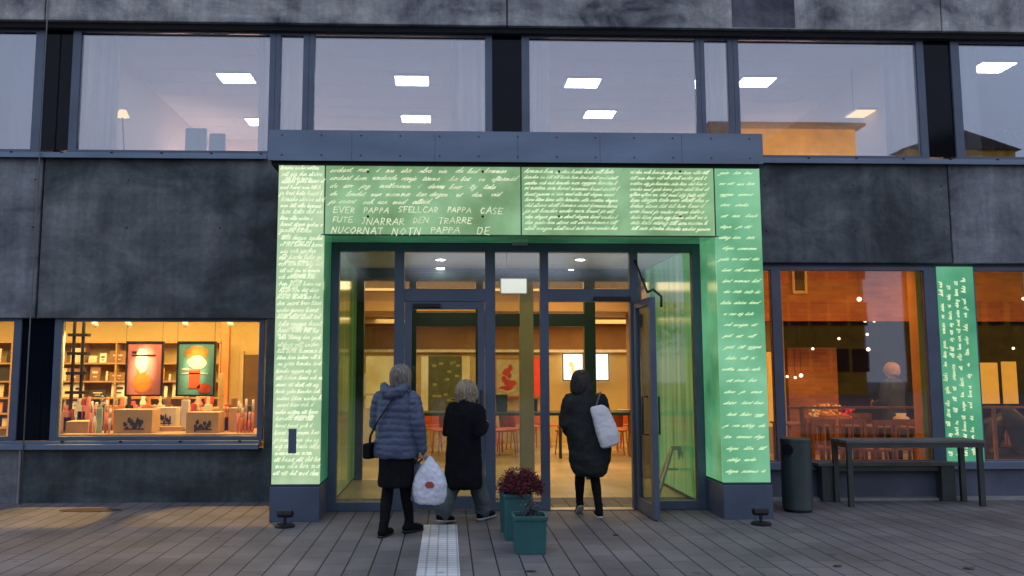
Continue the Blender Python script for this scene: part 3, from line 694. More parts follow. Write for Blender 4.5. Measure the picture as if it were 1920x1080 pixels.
# curtains
CURT = mat('sheer_curtain', (.95, .96, .98), .9, var=.05, scale=3, emit=None)
def translucent(m):
    n = m.node_tree; L = n.links; b = n.nodes['Principled BSDF']; o = [q for q in n.nodes if q.type == 'OUTPUT_MATERIAL'][0]
    t = n.nodes.new('ShaderNodeBsdfTranslucent'); t.inputs[0].default_value = (.95, .96, 1, 1); x = n.nodes.new('ShaderNodeMixShader'); x.inputs[0].default_value = .7
    L.new(b.outputs[0], x.inputs[1]); L.new(t.outputs[0], x.inputs[2]); L.new(x.outputs[0], o.inputs[0])
translucent(CURT)
def curtain(px0, px1, label, y=YW + .42):
    x0, x1 = P(px0, 170, y).x, P(px1, 170, y).x; z0, z1 = 4.05, 6.25; m = MB(); n = max(8, int((x1 - x0) / .012)); vs = []; fs = []
    for k in range(n + 1):
        x = x0 + (x1 - x0) * k / n; yy = y + .035 * math.sin(k * .62 + math.sin(k * .17) * 2) + .01 * math.sin(k * 1.7)
        vs += [(x, yy, z0), (x, yy, z1)]
    for k in range(n): fs.append((2 * k, 2 * k + 2, 2 * k + 3, 2 * k + 1))
    m.add(vs, fs); o = m.build('curtain', CURT, None, smooth=True); so_ = o.modifiers.new('thick', 'SOLIDIFY'); so_.thickness = .004
    return tag(o, label, 'curtain', 'sheer office curtains')
curtain(20, 70, 'pale curtain at the right end of the far left office window')
curtain(146, 224, 'wide pale curtain at the left side of the window left of the portal')
curtain(486, 512, 'thin strip of curtain at the right side of the window left of the portal')
curtain(520, 575, 'curtain filling the narrow pane above the left end of the canopy')
curtain(846, 918, 'pale curtain left of the middle dark panel above the portal')
curtain(985, 1031, 'pale curtain right of the middle dark panel above the portal')
curtain(1318, 1372, 'curtain filling the narrow pane above the right end of the canopy')
curtain(1658, 1730, 'pale blue curtain beside the dark panel in the window right of the canopy')
curtain(1797, 1836, 'pale curtain at the left side of the rightmost upper window')
# things on the office sills
def sill_box(px0, px1, py0, py1, Y, m, name, lab, cat):
    a = P(px0, py1, Y); b = P(px1, py0, Y); o = MB(); zb = 3.85
    t = thing(name, ((a.x + b.x) / 2, Y, zb), lab, cat)
    o.box(a.x, b.x, Y, Y + .06, a.z - .3, b.z).build('panel', m, t, bevel=.01)
    MB().box((a.x + b.x) / 2 - .03, (a.x + b.x) / 2 + .03, Y + .061, Y + .1, zb, a.z).build('post', BLACK, t)
    MB().box(a.x + .1, b.x - .1, Y - .1, Y + .25, zb, zb + .03).build('foot', BLACK, t)
sill_box(346, 387, 240, 285, 12.2, mat('screen_blue', (.30, .62, .85), .5), 'desk_screen', 'light blue office screen seen low in the window left of the portal', 'screen')
sill_box(391, 422, 250, 285, 12.3, mat('chair_blue', (.10, .24, .50), .7), 'office_chair', 'dark blue chair back beside the light blue office screen', 'chair')
# potted palm in the rightmost window
q = P(1888, 286, 10.75); pt = thing('potted_palm', (q.x, q.y, q.z - .35), 'spiky potted palm on the sill of the rightmost upper window', 'plant')
MB().rings([(q.x, q.y, q.z - .35, .10, .10), (q.x, q.y, q.z - .08, .13, .13)]).build('pot', OCHRE, pt, smooth=True)
st = MB(); st.tube([(q.x, q.y, q.z - .1), (q.x + .01, q.y, q.z + .12), (q.x - .01, q.y, q.z + .28)], [.03, .02, .018]); st.build('trunk', DBROWN, pt)
lf = MB()
for k in range(34):
    an = rt.random() * 6.28; ln = rt.uniform(.25, .42); up = rt.uniform(.1, .5); p0 = Vector((q.x, q.y, q.z + .27)); dv = Vector((math.cos(an), math.sin(an) * .7, 0)); pts = [p0 + dv * ln * s + Vector((0, 0, up * s - (up + .35) * s * s)) * .8 for s in (0, .25, .5, .75, 1)]
    lf.tube(pts, [.009, .011, .009, .006, .002], 5, .4)
lf.build('fronds', mat('palm_leaf', (.05, .08, .07), .6), pt)

# ground floor interior: partitions, floors, ceilings
part(MB().box(XL, XR, YW + .21, 18.5, -.02, .004), 'interior_floor', TILEF)
part(MB().box(xP0 - .1, xP0, YW + .21, 18.5, 0, 3.75), 'partition_wall', WARMWALL)
part(MB().box(xP1, xP1 + .1, YW + .21, 15.2, 0, 3.75), 'partition_wall', mat('cafe_side_wall', (.3, .16, .06), .8))
# --- shop
ZS = 2.75
part(MB().box(XL, xP0 - .1, 13.4, 13.5, 0, 3.6), 'shop_back_wall', OCHRE)
part(MB().box(XL, xP0 - .1, YW + .25, 13.4, ZS, ZS + .1), 'shop_ceiling', WHITEPAINT)
lamp('AREA', 'shop_ceiling_light', (-4.6, 11.6, ZS - .05), 290, (1, .66, .26), 4.5, 1.6)
lamp('AREA', 'shop_ceiling_light', (-8, 11.6, ZS - .05), 90, (1, .62, .24), 2, 1.6)
# small goods spread over the display table
KND = [('cup', .035, .09), ('candle', .022, .12), ('tin', .04, .07), ('jar', .035, .10), ('figurine', .03, .14)]; rk = random.Random(21)
def goods():
    n = 0
    for (pa, pb, Y) in ((214, 300, 11.45), (300, 400, 11.6), (120, 230, 11.4), (400, 478, 11.35)):
        px = pa + 4
        while px < pb:
            kn, r_, h_ = rk.choice(KND); cn_, cc = rk.choice(BC); v = P(px, 760, Y); h_ *= rk.uniform(.8, 1.5); lift = rk.choice((.08, .18, .26, .34)); z0 = zt_ + lift
            m = MB()
            if lift: m.box(v.x - .05, v.x + .05, Y - .04, Y + .05, zt_, z0)
            if kn in ('tin', 'candle'): m.rings([(v.x, Y, z0, r_, r_), (v.x, Y, z0 + h_, r_, r_), (v.x, Y, z0 + h_ + .006, r_ * .5, r_ * .5)], 14)
            elif kn == 'figurine': m.rings([(v.x, Y, z0, r_, r_), (v.x, Y, z0 + h_ * .3, r_ * .5, r_ * .5), (v.x, Y, z0 + h_ * .6, r_ * .8, r_ * .7), (v.x, Y, z0 + h_ * .75, r_ * .35, r_ * .35), (v.x, Y, z0 + h_ * .9, r_ * .6, r_ * .6), (v.x, Y, z0 + h_, r_ * .2, r_ * .2)], 14)
            else: m.rings([(v.x, Y, z0, r_ * .75, r_ * .75), (v.x, Y, z0 + h_ * .6, r_, r_), (v.x, Y, z0 + h_, r_ * .9, r_ * .9), (v.x, Y, z0 + h_, r_ * .8, r_ * .8), (v.x, Y, z0 + h_ * .3, r_ * .7, r_ * .7)], 14)
            o = m.build(kn, bm_[cn_], None, smooth=False); tag(o, f'small {cn_} {kn}, {ORD[n % 20]} of the goods counted from the {"left half" if n < 20 else "right half"} of the shop display', kn, 'small goods on the shop display'); n += 1; px += rk.uniform(6, 12)
# --- vestibule
yV = 12.0; xa, xb = PX1 - .02, PX2 + .02; zv = zTop + .03
VGREEN = backlit('vestibule_green', (.012, .04, .008), (.10, .17, .03), .8, 1.6, 6, (3, 4, .35))
VGREEN2 = backlit('vestibule_green_bright', (.012, .085, .015), (.12, .31, .10), 1.0, 1.6, 8, (3, 5, .3))
for nm, x_, vm in (('l', xa, VGREEN), ('r', xb, VGREEN2)):
    sgn = 1 if nm == 'l' else -1; k = 0; y = YD + .17
    while y < yV - .05:
        y1 = min(y + .58, yV - .02); part(MB().box(min(x_, x_ + sgn * .03), max(x_, x_ + sgn * .03), y, y1 - .012, .06, zv - .02), 'vestibule_glass_wall', vm); y = y1
    part(MB().box(min(x_ - sgn * .1, x_ - .002 * sgn), max(x_ - sgn * .1, x_ - .002 * sgn), YD + .17, yV, 0, 3.6), 'vestibule_wall', DGREEN)
part(MB().box(xa - .1, xb + .1, YD + .17, yV + .1, zv + .001, zv + .1), 'vestibule_ceiling', mat('vestibule_ceiling_paint', (.78, .78, .70), .5, var=.1, scale=1.5))
# inner glazed screen of the vestibule
inn = thing('inner_glazing', (.8, yV, 0), 'dark green framed inner glass screen behind the entrance doors', 'door wall')
def ix(px): return P(px, 700, yV).x
f = MB(); zi = P(900, 527, yV).z
posts = [(xa, ix(681)), (ix(766), ix(780)), (ix(892), ix(906)), (ix(1097), ix(1118)), (ix(1192), ix(1206)), (ix(1222), xb)]
f.box(xa, xb, yV, yV + .1, zi, zi + .13).box(xa, xb, yV, yV + .1, zv - .05, zv)
for a, b in posts: f.box(a, b, yV + .001, yV + .099, 0, zi).box(a, b, yV + .001, yV + .099, zi + .13, zv - .05)
f.box(ix(780), ix(892), yV + .001, yV + .099, P(800, 612, yV).z, P(800, 586, yV).z).box(ix(906), ix(1097), yV + .001, yV + .099, P(1000, 612, yV).z, P(1000, 588, yV).z)
f.build('frame', DGREEN, inn, bevel=.004)
MB().box(ix(975), ix(1001), yV - .02, yV + .14, 0, zi).build('pillar', mat('pillar_beige', (.34, .31, .19), .6, var=.1, scale=2), inn, bevel=.01)
for a, b in ((ix(681), ix(766)), (ix(780), ix(892)), (ix(906), ix(975))):
    MB().box(a, b, yV + .045, yV + .055, .02, P(800, 614, yV).z).build('pane', WIN_DOOR, inn)
# vestibule downlights
for (px, py, lab) in ((826, 487, 'far round downlight over the left door'), (826, 503, 'near round downlight over the left door'), (1088, 487, 'far round downlight over the right doorway'), (1070, 506, 'near round downlight over the right doorway')):
    q = G(px, py, zv - .01); t = thing('downlight', q, lab, 'downlight', 'vestibule downlights')
    MB().cyl((q.x, q.y, zv - .012), (q.x, q.y, zv), .09, n=20).build('trim_ring', WHITEPAINT, t); MB().cyl((q.x, q.y, zv - .016), (q.x, q.y, zv - .013), .06, n=20).build('lens', LEDP, t)
lamp('AREA', 'vestibule_light', (.8, 10.7, zv - .03), 26, (1, .74, .40), 3, 1.2)
# lit blank sign box hanging in the vestibule
q0 = P(940, 549, 9.75); q1 = P(987, 523, 9.75); t = thing('light_sign', ((q0.x + q1.x) / 2, 9.75, q1.z), 'blank white lit sign box hanging above the middle of the entrance', 'sign')
MB().box(q0.x - .01, q1.x + .01, 9.77, 9.84, q0.z - .01, q1.z + .01).build('housing', WHITEPAINT, t)
MB().box(q0.x, q1.x, 9.755, 9.768, q0.z, q1.z).build('face', emit_mat('sign_white', (1, .97, .9), 1.3), t)
MB().tube([((q0.x + q1.x) / 2 - .08, 9.8, q1.z), ((q0.x + q1.x) / 2 - .08, 9.8, zv)], .006).build('hanger', BLACK, t)
# --- lobby
yB = 17.9
part(MB().box(xP0, xP1 + 3, yB, yB + .1, 0, 3.7), 'lobby_back_wall', OCHRE)
part(MB().box(xP1 + 2.9, xP1 + 3, 15.2, yB, 0, 3.7), 'lobby_side_wall', OCHRE)
part(MB().box(xP0, xP1, yV + .1, 14.4, 3.02, 3.12), 'lobby_ceiling', WARMWALL)
part(MB().box(xP0, xP1, 14.4, 15.2, 2.62, 2.72), 'lobby_ceiling', OAK); part(MB().box(xP0, xP1 + 3, 15.2, yB, 2.62, 2.72), 'lobby_ceiling', OAK)
part(MB().box(xP0, xP1, 14.38, 14.48, 2.63, 3.02), 'bulkhead', OAK)
part(MB().box(xP0, xP1 + 3, 15.9, 15.98, 2.5, 2.62), 'bulkhead', WARMWALL)
part(MB().box(xP0, xP1 + 3, yB - .12, yB, 1.98, 2.04), 'wall_rail', mat('rail_cream', (.75, .65, .5), .5))
part(MB().box(xP0, xP1 + 3, yB - .03, yB, 2.05, 2.6), 'upper_wall_cladding', mat('cladding_brown', (.26, .12, .03), .6, var=.2, scale=2))
cv = MB().box(xP0 + .3, xP1 - .2, 14.2, 14.3, 2.985, 3.015); part(cv, 'cove_light', emit_mat('cove_warm', (1, .62, .2), 1.6))
lamp('AREA', 'lobby_ceiling_light', (.8, 13.2, 2.98), 125, (1, .70, .34), 5, 1.6)
lamp('AREA', 'lobby_ceiling_light', (1.6, 16.4, 2.58), 135, (1, .70, .33), 6, 1.8)
def wallrect(px0, py0, px1, py1, Y): a = P(px0, py1, Y); b = P(px1, py0, Y); return a.x, b.x, a.z, b.z
NICHE = backlit('niche_glow', (.62, .34, .07), (1, .70, .26), .95, 1.4, 5)
for r_ in ((685, 668, 742, 766), (789, 668, 803, 790), (866, 668, 881, 760)):
    x0, x1, z0, z1 = wallrect(*r_, yB - .05); MB().box(x0, x1, yB - .05, yB, z0, z1).build('glow_slab', NICHE, B)  # emissive slabs on the solid wall stand in for lit openings
x0, x1, z0, z1 = wallrect(803, 668, 866, 790, yB - .1)
t = thing('notice_board', ((x0 + x1) / 2, yB - .1, z1), 'dark green notice board between two glowing strips in the lobby', 'board')
MB().box(x0, x1, yB - .1, yB - .055, z0, z1).build('board', mat('board_green', (.10, .11, .03), .7, var=.3, scale=8), t)
m_ = MB(); rr = random.Random(5)
for k in range(16): a_ = x0 + .08 + rr.random() * (x1 - x0 - .2); z_ = z0 + .3 + rr.random() * (z1 - z0 - .4); m_.box(a_, a_ + .09, yB - .106, yB - .101, z_, z_ + .05)
m_.build('pinned_notes', mat('note_yellow', (.35, .32, .12), .7), t)
# lobby screens and posters
def picture(name, r, Y, label, cat, mf, glow=None, frame=BLACK, art=None, fw=.03, group=None):
    x0, x1, z0, z1 = wallrect(*r, Y); t = thing(name, ((x0 + x1) / 2, Y, z0), label, cat, group)
    f = MB(); f.box(x0 - fw, x0, Y, Y + .04, z0 - fw, z1 + fw).box(x1, x1 + fw, Y, Y + .04, z0 - fw, z1 + fw).box(x0, x1, Y, Y + .04, z1, z1 + fw).box(x0, x1, Y, Y + .04, z0 - fw, z0); f.build('frame', frame, t)
    MB().box(x0, x1, Y + .015, Y + .035, z0, z1).build('print', mf, t)
    if art: art(t, x0, x1, z0, z1, Y + .011)
    return t
def blob(mb, cx, cz, rx_, rz_, y, n=22, wob=.12, seed=0):
    r = random.Random(seed); vs = [(cx, y, cz)] + [(cx + rx_ * math.cos(6.2832 * k / n) * (1 + r.uniform(-wob, wob)), y, cz + rz_ * math.sin(6.2832 * k / n) * (1 + r.uniform(-wob, wob))) for k in range(n)]
    mb.add(vs, [(0, 1 + k, 1 + (k + 1) % n) for k in range(n)])
RED = mat('poster_red', (.50, .04, .02), .5, var=.2, scale=10); CREAM = mat('cream_print', (.72, .62, .38), .6); ORANGE = mat('orange_print', (.75, .20, .02), .5, var=.2, scale=10)
def art_red(t, x0, x1, z0, z1, y):
    m = MB(); w_, h_ = x1 - x0, z1 - z0
    for k in range(9): blob(m, x0 + w_ * rr.uniform(.25, .75), z0 + h_ * (.2 + .07 * k), w_ * rr.uniform(.1, .28), h_ * rr.uniform(.04, .09), y - .0004 * k, seed=k)
    m.build('artwork', RED, t)
    m = MB()
    for k in range(7): blob(m, x0 + w_ * (.2 + .1 * k), z0 + h_ * (.1 + .02 * abs(3 - k)), w_ * .045, h_ * .025, y - .006, seed=k)
    m.build('garland', CREAM, t)
picture('wall_poster', (931, 673, 974, 742), yB - .16, 'framed poster with a red figure on pale ground in the lobby', 'poster', mat('poster_tan', (.50, .42, .22), .6, var=.2, scale=6), art=art_red, frame=mat('frame_orange', (.5, .15, .04), .5))
picture('wall_poster', (1001, 671, 1018, 742), yB - .16, 'softly glowing red poster beside the beige pillar in the lobby', 'poster', mat('poster_red_glow', (.8, .06, .02), .5, emit=(.6, .03, .01), es=.3), frame=mat('frame_orange', (.5, .15, .04), .5))  # print emits a faint red glow of its own
SCR = emit_mat('screen_white', (1, .98, .93), 1.5)
def art_scr(t, x0, x1, z0, z1, y):
    m = MB(); w_, h_ = x1 - x0, z1 - z0
    for k in range(6): blob(m, x0 + w_ * (.6 - .04 * k), z0 + h_ * (.15 + .1 * k), w_ * rr.uniform(.08, .2), h_ * .055, y - .0005 * k, seed=k)
    m.build('screen_image', emit_mat('scr_orange', (1, .55, .2), 1.1), t)
picture('lobby_screen', (1057, 664, 1092, 712), yB - .2, 'white glowing screen with a faint orange image left of the inner post', 'screen', SCR, art=art_scr, fw=.02)
picture('lobby_screen', (1118, 664, 1140, 712), yB - .2, 'narrow white glowing screen right of the inner post', 'screen', SCR, fw=.02)
picture('lobby_screen', (1190, 676, 1211, 702), yB - .2, 'small orange lit screen beside the open door edge', 'screen', emit_mat('scr_o2', (1, .55, .2), .9), fw=.02)
# long dark green table and red chairs
TBZ = P(1100, 772, 14.9).z; x0, x1 = P(925, 775, 14.9).x, P(1330, 775, 14.9).x
t = thing('long_table', ((x0 + x1) / 2, 14.9, 0), 'long dark green table across the lobby behind the doors', 'table')
MB().box(x0 - 1.6, x1, 14.7, 15.4, TBZ - .06, TBZ).build('tabletop', DGREEN, t, bevel=.01)
for k in range(5):
    x = x0 - 1.5 + k * (x1 - x0 + 1.4) / 4; MB().box(x, x + .05, 14.8, 14.85, 0, TBZ - .06).build('leg', DGREEN, t)
RCH = mat('red_plastic', (.66, .14, .04), .4, var=.15, scale=5)
def chair0():
    t = thing('red_chair', (0, 0, 0), '', 'chair', 'red chairs at the long lobby table')
    MB().obox((0, 0, .45), (.42, .40, .03)).build('seat', RCH, t, bevel=.01, local=True)
    b = MB(); b.obox((0, -.19, .63), (.38, .025, .22), rx=rad(-8)); b.build('backrest', RCH, t, bevel=.01, local=True)
    for sx in (-1, 1):
        for sy in (-1, 1): MB().tube([(sx * .17, sy * .16, .44), (sx * .20, sy * .20, 0)], .012, 6).build('leg', RCH, t, local=True)
    return t
c0 = None; cpos = [(938, 'leftmost red chair, left of the beige pillar'), (957, 'second red chair left of the beige pillar'), (1010, 'red chair just right of the beige pillar'), (1040, 'red chair left of the walking woman in the doorway'), (1062, 'red chair half hidden by the woman in the doorway'), (1163, 'red chair right of the white tote bag'), (1182, 'red chair beside the open door edge'), (800, 'red chair seen through the left door pane'), (835, 'red chair behind the woman in the black coat'), (1238, 'red chair seen through the rightmost glass'), (978, 'red chair whose back shows behind the beige pillar'), (1025, 'red chair between the beige pillar and the doorway jamb'), (1150, 'red chair close to the right hip of the woman with the tote'), (820, 'red chair between the two women at the left door'), (1205, 'red chair seen behind the open door leaf'), (920, 'red chair beside the central left mullion')]
for k, (px, lab) in enumerate(cpos):
    if k == 0: c0 = chair0(); o = c0; o['label'] = lab
    else: o = dup(c0, (0, 0, 0), 0, lab)
    o.location = (P(px, 800, 15.8).x, 15.6 + .5 * (k % 4), 0); o.rotation_euler = (0, 0, rt.uniform(-1.2, 1.2) + (k % 2) * math.pi)
# small things on the table
def on_table(px0, px1, pyt, Y, m, name, lab, cat):
    a = P(px0, 770, Y).x; b = P(px1, 770, Y).x; z = P(px0, pyt, Y).z; o = MB(); cx = (a + b) / 2; w_ = (b - a) / 2
    o.rings([(cx, Y, TBZ, w_ * .85, w_ * .6), (cx, Y, TBZ + .01, w_ * .9, w_ * .62), (cx, Y, z, w_, w_ * .7), (cx, Y, z + .002, w_ * .9, w_ * .6)], 16, 5); return tag(o.build(name, m, None), lab, cat)
on_table(929, 952, 740, 15.05, DGREEN, 'table_bin', 'dark green box on the lobby table below the red poster', 'box')
on_table(1158, 1181, 768, 15.05, WHITEPAINT, 'paper_stack', 'low white paper stack on the table right of the tote bag', 'paper')
on_table(1000, 1008, 748, 15.05, BLACK, 'bottle', 'small dark bottle on the lobby table beside the beige pillar', 'bottle')
# white stool display before the glowing slab
q = P(700, 768, 17.3); t = thing('display_chair', (q.x, 17.3, 0), 'small white chair before the glowing slab at the left of the lobby', 'chair')
z_ = q.z
MB().box(q.x - .22, q.x + .22, 17.1, 17.5, 0, z_).build('base', WHITEPAINT, t)
MB().box(q.x - .2, q.x + .2, 17.15, 17.45, z_ + .3, z_ + .34).build('seat', WHITEPAINT, t); MB().box(q.x - .2, q.x - .15, 17.15, 17.45, z_ + .34, z_ + .75).build('backrest', WHITEPAINT, t)
for sx in (-.18, .16):
    MB().box(q.x + sx, q.x + sx + .03, 17.2, 17.23, z_, z_ + .3).build('leg', WHITEPAINT, t)
# folding wooden A board inside the vestibule on the right
wd = mat('pale_wood', (.78, .68, .48), .6, var=.15, scale=4)
g0 = P(1272, 928, 10.3); t = thing('a_frame_stand', (g0.x, g0.y, 0), 'pale wooden folding A frame stand behind the right side pane', 'sign')
zT = P(1268, 840, 10.3).z; f1 = MB(); f1.bar((g0.x - .27, 10.25, .01), (g0.x - .06, 10.3, zT), .035, .03).bar((g0.x + .24, 10.25, .01), (g0.x + .03, 10.3, zT), .035, .03).bar((g0.x - .08, 10.3, zT), (g0.x + .05, 10.3, zT), .035, .05); f1.build('front_frame', wd, t)
f2 = MB(); f2.bar((g0.x - .2, 10.75, .01), (g0.x - .05, 10.34, zT), .03).bar((g0.x + .2, 10.75, .01), (g0.x + .03, 10.34, zT), .03).bar((g0.x - .13, 10.55, .32), (g0.x + .13, 10.55, .32), .03); f2.build('rear_frame', wd, t)

# ------------------------------------------------------------------ shop contents
yS = 13.4
WOOD = mat('shelf_wood', (.42, .24, .09), .6, var=.2, scale=3, stretch=(1, 1, 8)); KRAFT = mat('kraft_card', (.55, .36, .16), .75, var=.08, scale=9)
sh = thing('bookshelf', (-4.6, yS, 0), 'long warm wooden bookshelf along the back wall of the shop', 'bookshelf')
rows = [P(200, y, yS - .3).z for y in (800, 774, 745, 714, 680)]
sx0, sx1 = P(-90, 700, yS).x, P(420, 700, yS).x
for z in rows: MB().box(sx0, sx1, yS - .32, yS - .02, z - .025, z).build('shelf', WOOD, sh)
k = 0; x = sx0
while x < sx1 + .01: MB().box(x, x + .025, yS - .325, yS - .02, 0, rows[-1] + .31).build('upright', WOOD, sh); x += (sx1 - sx0) / 8
MB().box(sx0, sx1 + .02, yS - .33, yS - .02, rows[-1] + .311, rows[-1] + .34).build('top_board', WOOD, sh)
BC = [('white', (.75, .70, .60)), ('cream', (.68, .55, .34)), ('orange', (.75, .28, .06)), ('black', (.03, .025, .02)), ('brown', (.25, .12, .05)), ('red', (.55, .06, .03)), ('grey', (.30, .28, .25)), ('pink', (.7, .25, .2))]
bm_ = {n: mat('cover_' + n, c, .55, var=.08, scale=12) for n, c in BC}
ORD = ['first', 'second', 'third', 'fourth', 'fifth', 'sixth', 'seventh', 'eighth', 'ninth', 'tenth', 'eleventh', 'twelfth', 'thirteenth', 'fourteenth', 'fifteenth', 'sixteenth', 'seventeenth', 'eighteenth', 'nineteenth', 'twentieth']
SHN = ['bottom', 'second', 'middle', 'fourth', 'top']; rb = random.Random(11)
for ri, z in enumerate(rows):
    x = sx0 + .06; n = 0
    while x < sx1 - .28 and n < 20:
        cn_, cc = rb.choice(BC[:5] if ri > 1 else BC); w_ = rb.uniform(.04, .26) if rb.random() < .75 else rb.uniform(.02, .04); h_ = rb.uniform(.10, .235)
        t = thing('book', (x + w_ / 2, yS - .25, z), f'{cn_} book facing out, {ORD[n]} from the left on the {SHN[ri]} shelf', 'book', 'books on the shop shelves')
        M = MB(); M.obox((x + w_ / 2, yS - .25, z + h_ / 2 + .002), (w_, .025, h_), rx=rad(-6)); M.build('cover', bm_[cn_], t)
        
        if w_ < .07 or rb.random() < .45: x += w_ + rb.uniform(.0, .12); n += 1; continue
        l = MB(); lc = 'black' if cn_ in ('white', 'cream', 'orange') else 'cream'
        l.obox((x + w_ / 2, yS - .268, z + h_ * .62), (w_ * .55, .003, h_ * .16), rx=rad(-6)); l.obox((x + w_ / 2, yS - .268, z + h_ * .3), (w_ * .35, .003, h_ * .1), rx=rad(-6)); l.build('cover_print', bm_[lc], t)
        x += w_ + rb.uniform(.02, .1); n += 1
# wooden post and dark doorway at right of shop
x0, x1, z0, z1 = wallrect(455, 665, 480, 760, yS - .03); MB().box(x0, x1 + .3, yS - .03, yS, 0, z1).build('shop_inner_door', mat('door_dark_brown', (.12, .06, .02), .6), B)
MB().box(x0 - .06, x0 - .001, yS - .05, yS, 0, z1 + .06).build('shop_door_casing', mat('casing', (.5, .36, .18), .6), B)
x0 = P(414, 700, 12.6).x; tag(MB().box(x0, x0 + .11, 12.6, 12.7, 0, ZS).build('wooden_post', mat('post_wood', (.42, .16, .04), .6, var=.2, scale=3), None), 'orange brown wooden post from floor to ceiling in the shop', 'post')
# spotlight track
q = P(300, 604, 11.9); t = thing('spotlight_track', (q.x, 11.9, ZS), 'white ceiling track with small spotlights above the shop window', 'spotlight')
MB().box(q.x - 2, q.x + 1.6, 11.88, 11.92, q.z + .08, q.z + .11).build('track', WHITEPAINT, t)
MB().tube([(q.x - 1, 11.9, q.z + .11), (q.x - 1, 11.9, ZS)], .008).tube([(q.x + 1, 11.9, q.z + .11), (q.x + 1, 11.9, ZS)], .008).build('hangers', WHITEPAINT, t)
for px in (175, 238, 345, 430):
    v = P(px, 609, 11.9); hd = MB(); hd.tube([(v.x, 11.9, v.z + .05), (v.x + .01, 11.97, v.z - .01)], [.03, .042], 12); s_ = hd.build('spot_head', WHITEPAINT, t, smooth=True)
    MB().tube([(v.x + .01, 11.972, v.z - .012), (v.x + .011, 11.976, v.z - .015)], .034, 12).build('lens', emit_mat('spot_lens', (1, .8, .5), 3), s_)
lamp('AREA', 'display_fill_light', (-3.7, 10.45, 2.62), 40, (1, .72, .36), 2.2, .2, rot=aim((-3.7, 10.45, 2.62), (-3.7, 12.2, 1.2)))  # added fill lamp brightening the posters and box fronts
# posters hanging in the window
yp = 11.0
def art_p1(t, x0, x1, z0, z1, y):
    w_, h_ = x1 - x0, z1 - z0
    m = MB(); blob(m, x0 + w_ * .45, z0 + h_ * .22, w_ * .3, h_ * .2, y, seed=1); blob(m, x0 + w_ * .4, z0 + h_ * .42, w_ * .14, h_ * .22, y - .0005, seed=2); m.build('orange_shape', ORANGE, t)
    m = MB(); blob(m, x0 + w_ * .42, z0 + h_ * .66, w_ * .18, h_ * .24, y - .001, seed=4); m.build('pale_shape', CREAM, t)
    m = MB(); m.box(x0 + w_ * .12, x0 + w_ * .26, y - .002, y - .0005, z0 + h_ * .80, z0 + h_ * .84).box(x0 + w_ * .12, x0 + w_ * .82, y - .002, y - .0005, z0 + h_ * .745, z0 + h_ * .775); m.build('title_lines', BLACK, t)
def art_p2(t, x0, x1, z0, z1, y):
    w_, h_ = x1 - x0, z1 - z0
    m = MB(); blob(m, x0 + w_ * .5, z0 + h_ * .8, w_ * .32, h_ * .14, y, seed=5); m.build('orange_shape', ORANGE, t)
    m = MB(); blob(m, x0 + w_ * .52, z0 + h_ * .62, w_ * .26, h_ * .13, y - .0008, seed=6); m.build('pale_shape', CREAM, t)
    m = MB(); m.box(x0 + w_ * .3, x0 + w_ * .62, y - .002, y - .0005, z0 + h_ * .12, z0 + h_ * .47); blob(m, x0 + w_ * .75, z0 + h_ * .12, w_ * .2, h_ * .1, y - .002, seed=7); m.build('red_cup', mat('cup_red', (.75, .10, .02), .5), t)
    m = MB(); m.box(x0 + w_ * .1, x0 + w_ * .3, y - .002, y - .0005, z0 + h_ * .47, z0 + h_ * .51).box(x0 + w_ * .1, x0 + w_ * .84, y - .002, y - .0005, z0 + h_ * .395, z0 + h_ * .42); m.build('title_lines', CREAM, t)
pinkm = mat('poster_pink', (.80, .24, .18), .5, var=.25, scale=1.2); tealm = mat('poster_teal', (.16, .38, .28), .5, var=.15, scale=2)
p1 = picture('hanging_poster', (236, 643, 304, 740), yp, 'framed red and white poster with a glowing pale centre in the shop window', 'poster', pinkm, art=art_p1, fw=.022)
p2 = picture('hanging_poster', (332, 643, 402, 740), yp, 'framed teal poster with an orange cup in the shop window', 'poster', tealm, art=art_p2, fw=.022)
for t_, r_ in ((p1, (236, 304)), (p2, (332, 402))):
    w_ = MB()
    for px in r_: v = P(px, 641, yp); w_.tube([(v.x, yp + .02, v.z), (v.x, yp + .02, ZS)], .0025, 5)
    w_.build('wires', BLACK, t_)
for px, e_ in ((268, 520), (366, 380)):
    v = P(px, 690, yp); src = Vector((v.x + .15, 10.45, ZS - .1)); lamp('SPOT', 'poster_spotlight', src, e_, (1, .78, .45), .03, rot=aim(src, (v.x, yp, v.z + .05)), spot=19, blend=1)
# black ladder rack
v0 = P(146, 607, 11.4); v1 = P(134, 770, 11.4)
t = thing('ladder_rack', (v0.x, 11.4, ZS), 'tall black ladder shaped rack at the left of the shop window', 'rack')
xr0 = P(135, 650, 11.4).x; xr1 = P(152, 650, 11.4).x; m = MB()
m.box(xr0, xr0 + .035, 11.4, 11.43, v1.z, ZS).box(xr1, xr1 + .035, 11.4, 11.43, v1.z, ZS); m.build('rails', BLACK, t)
for py in (628, 663, 700, 736): zz = P(140, py, 11.4).z; MB().box(xr0 - .05, xr1 + .10, 11.36, 11.46, zz - .02, zz + .02).build('rung', BLACK, t)
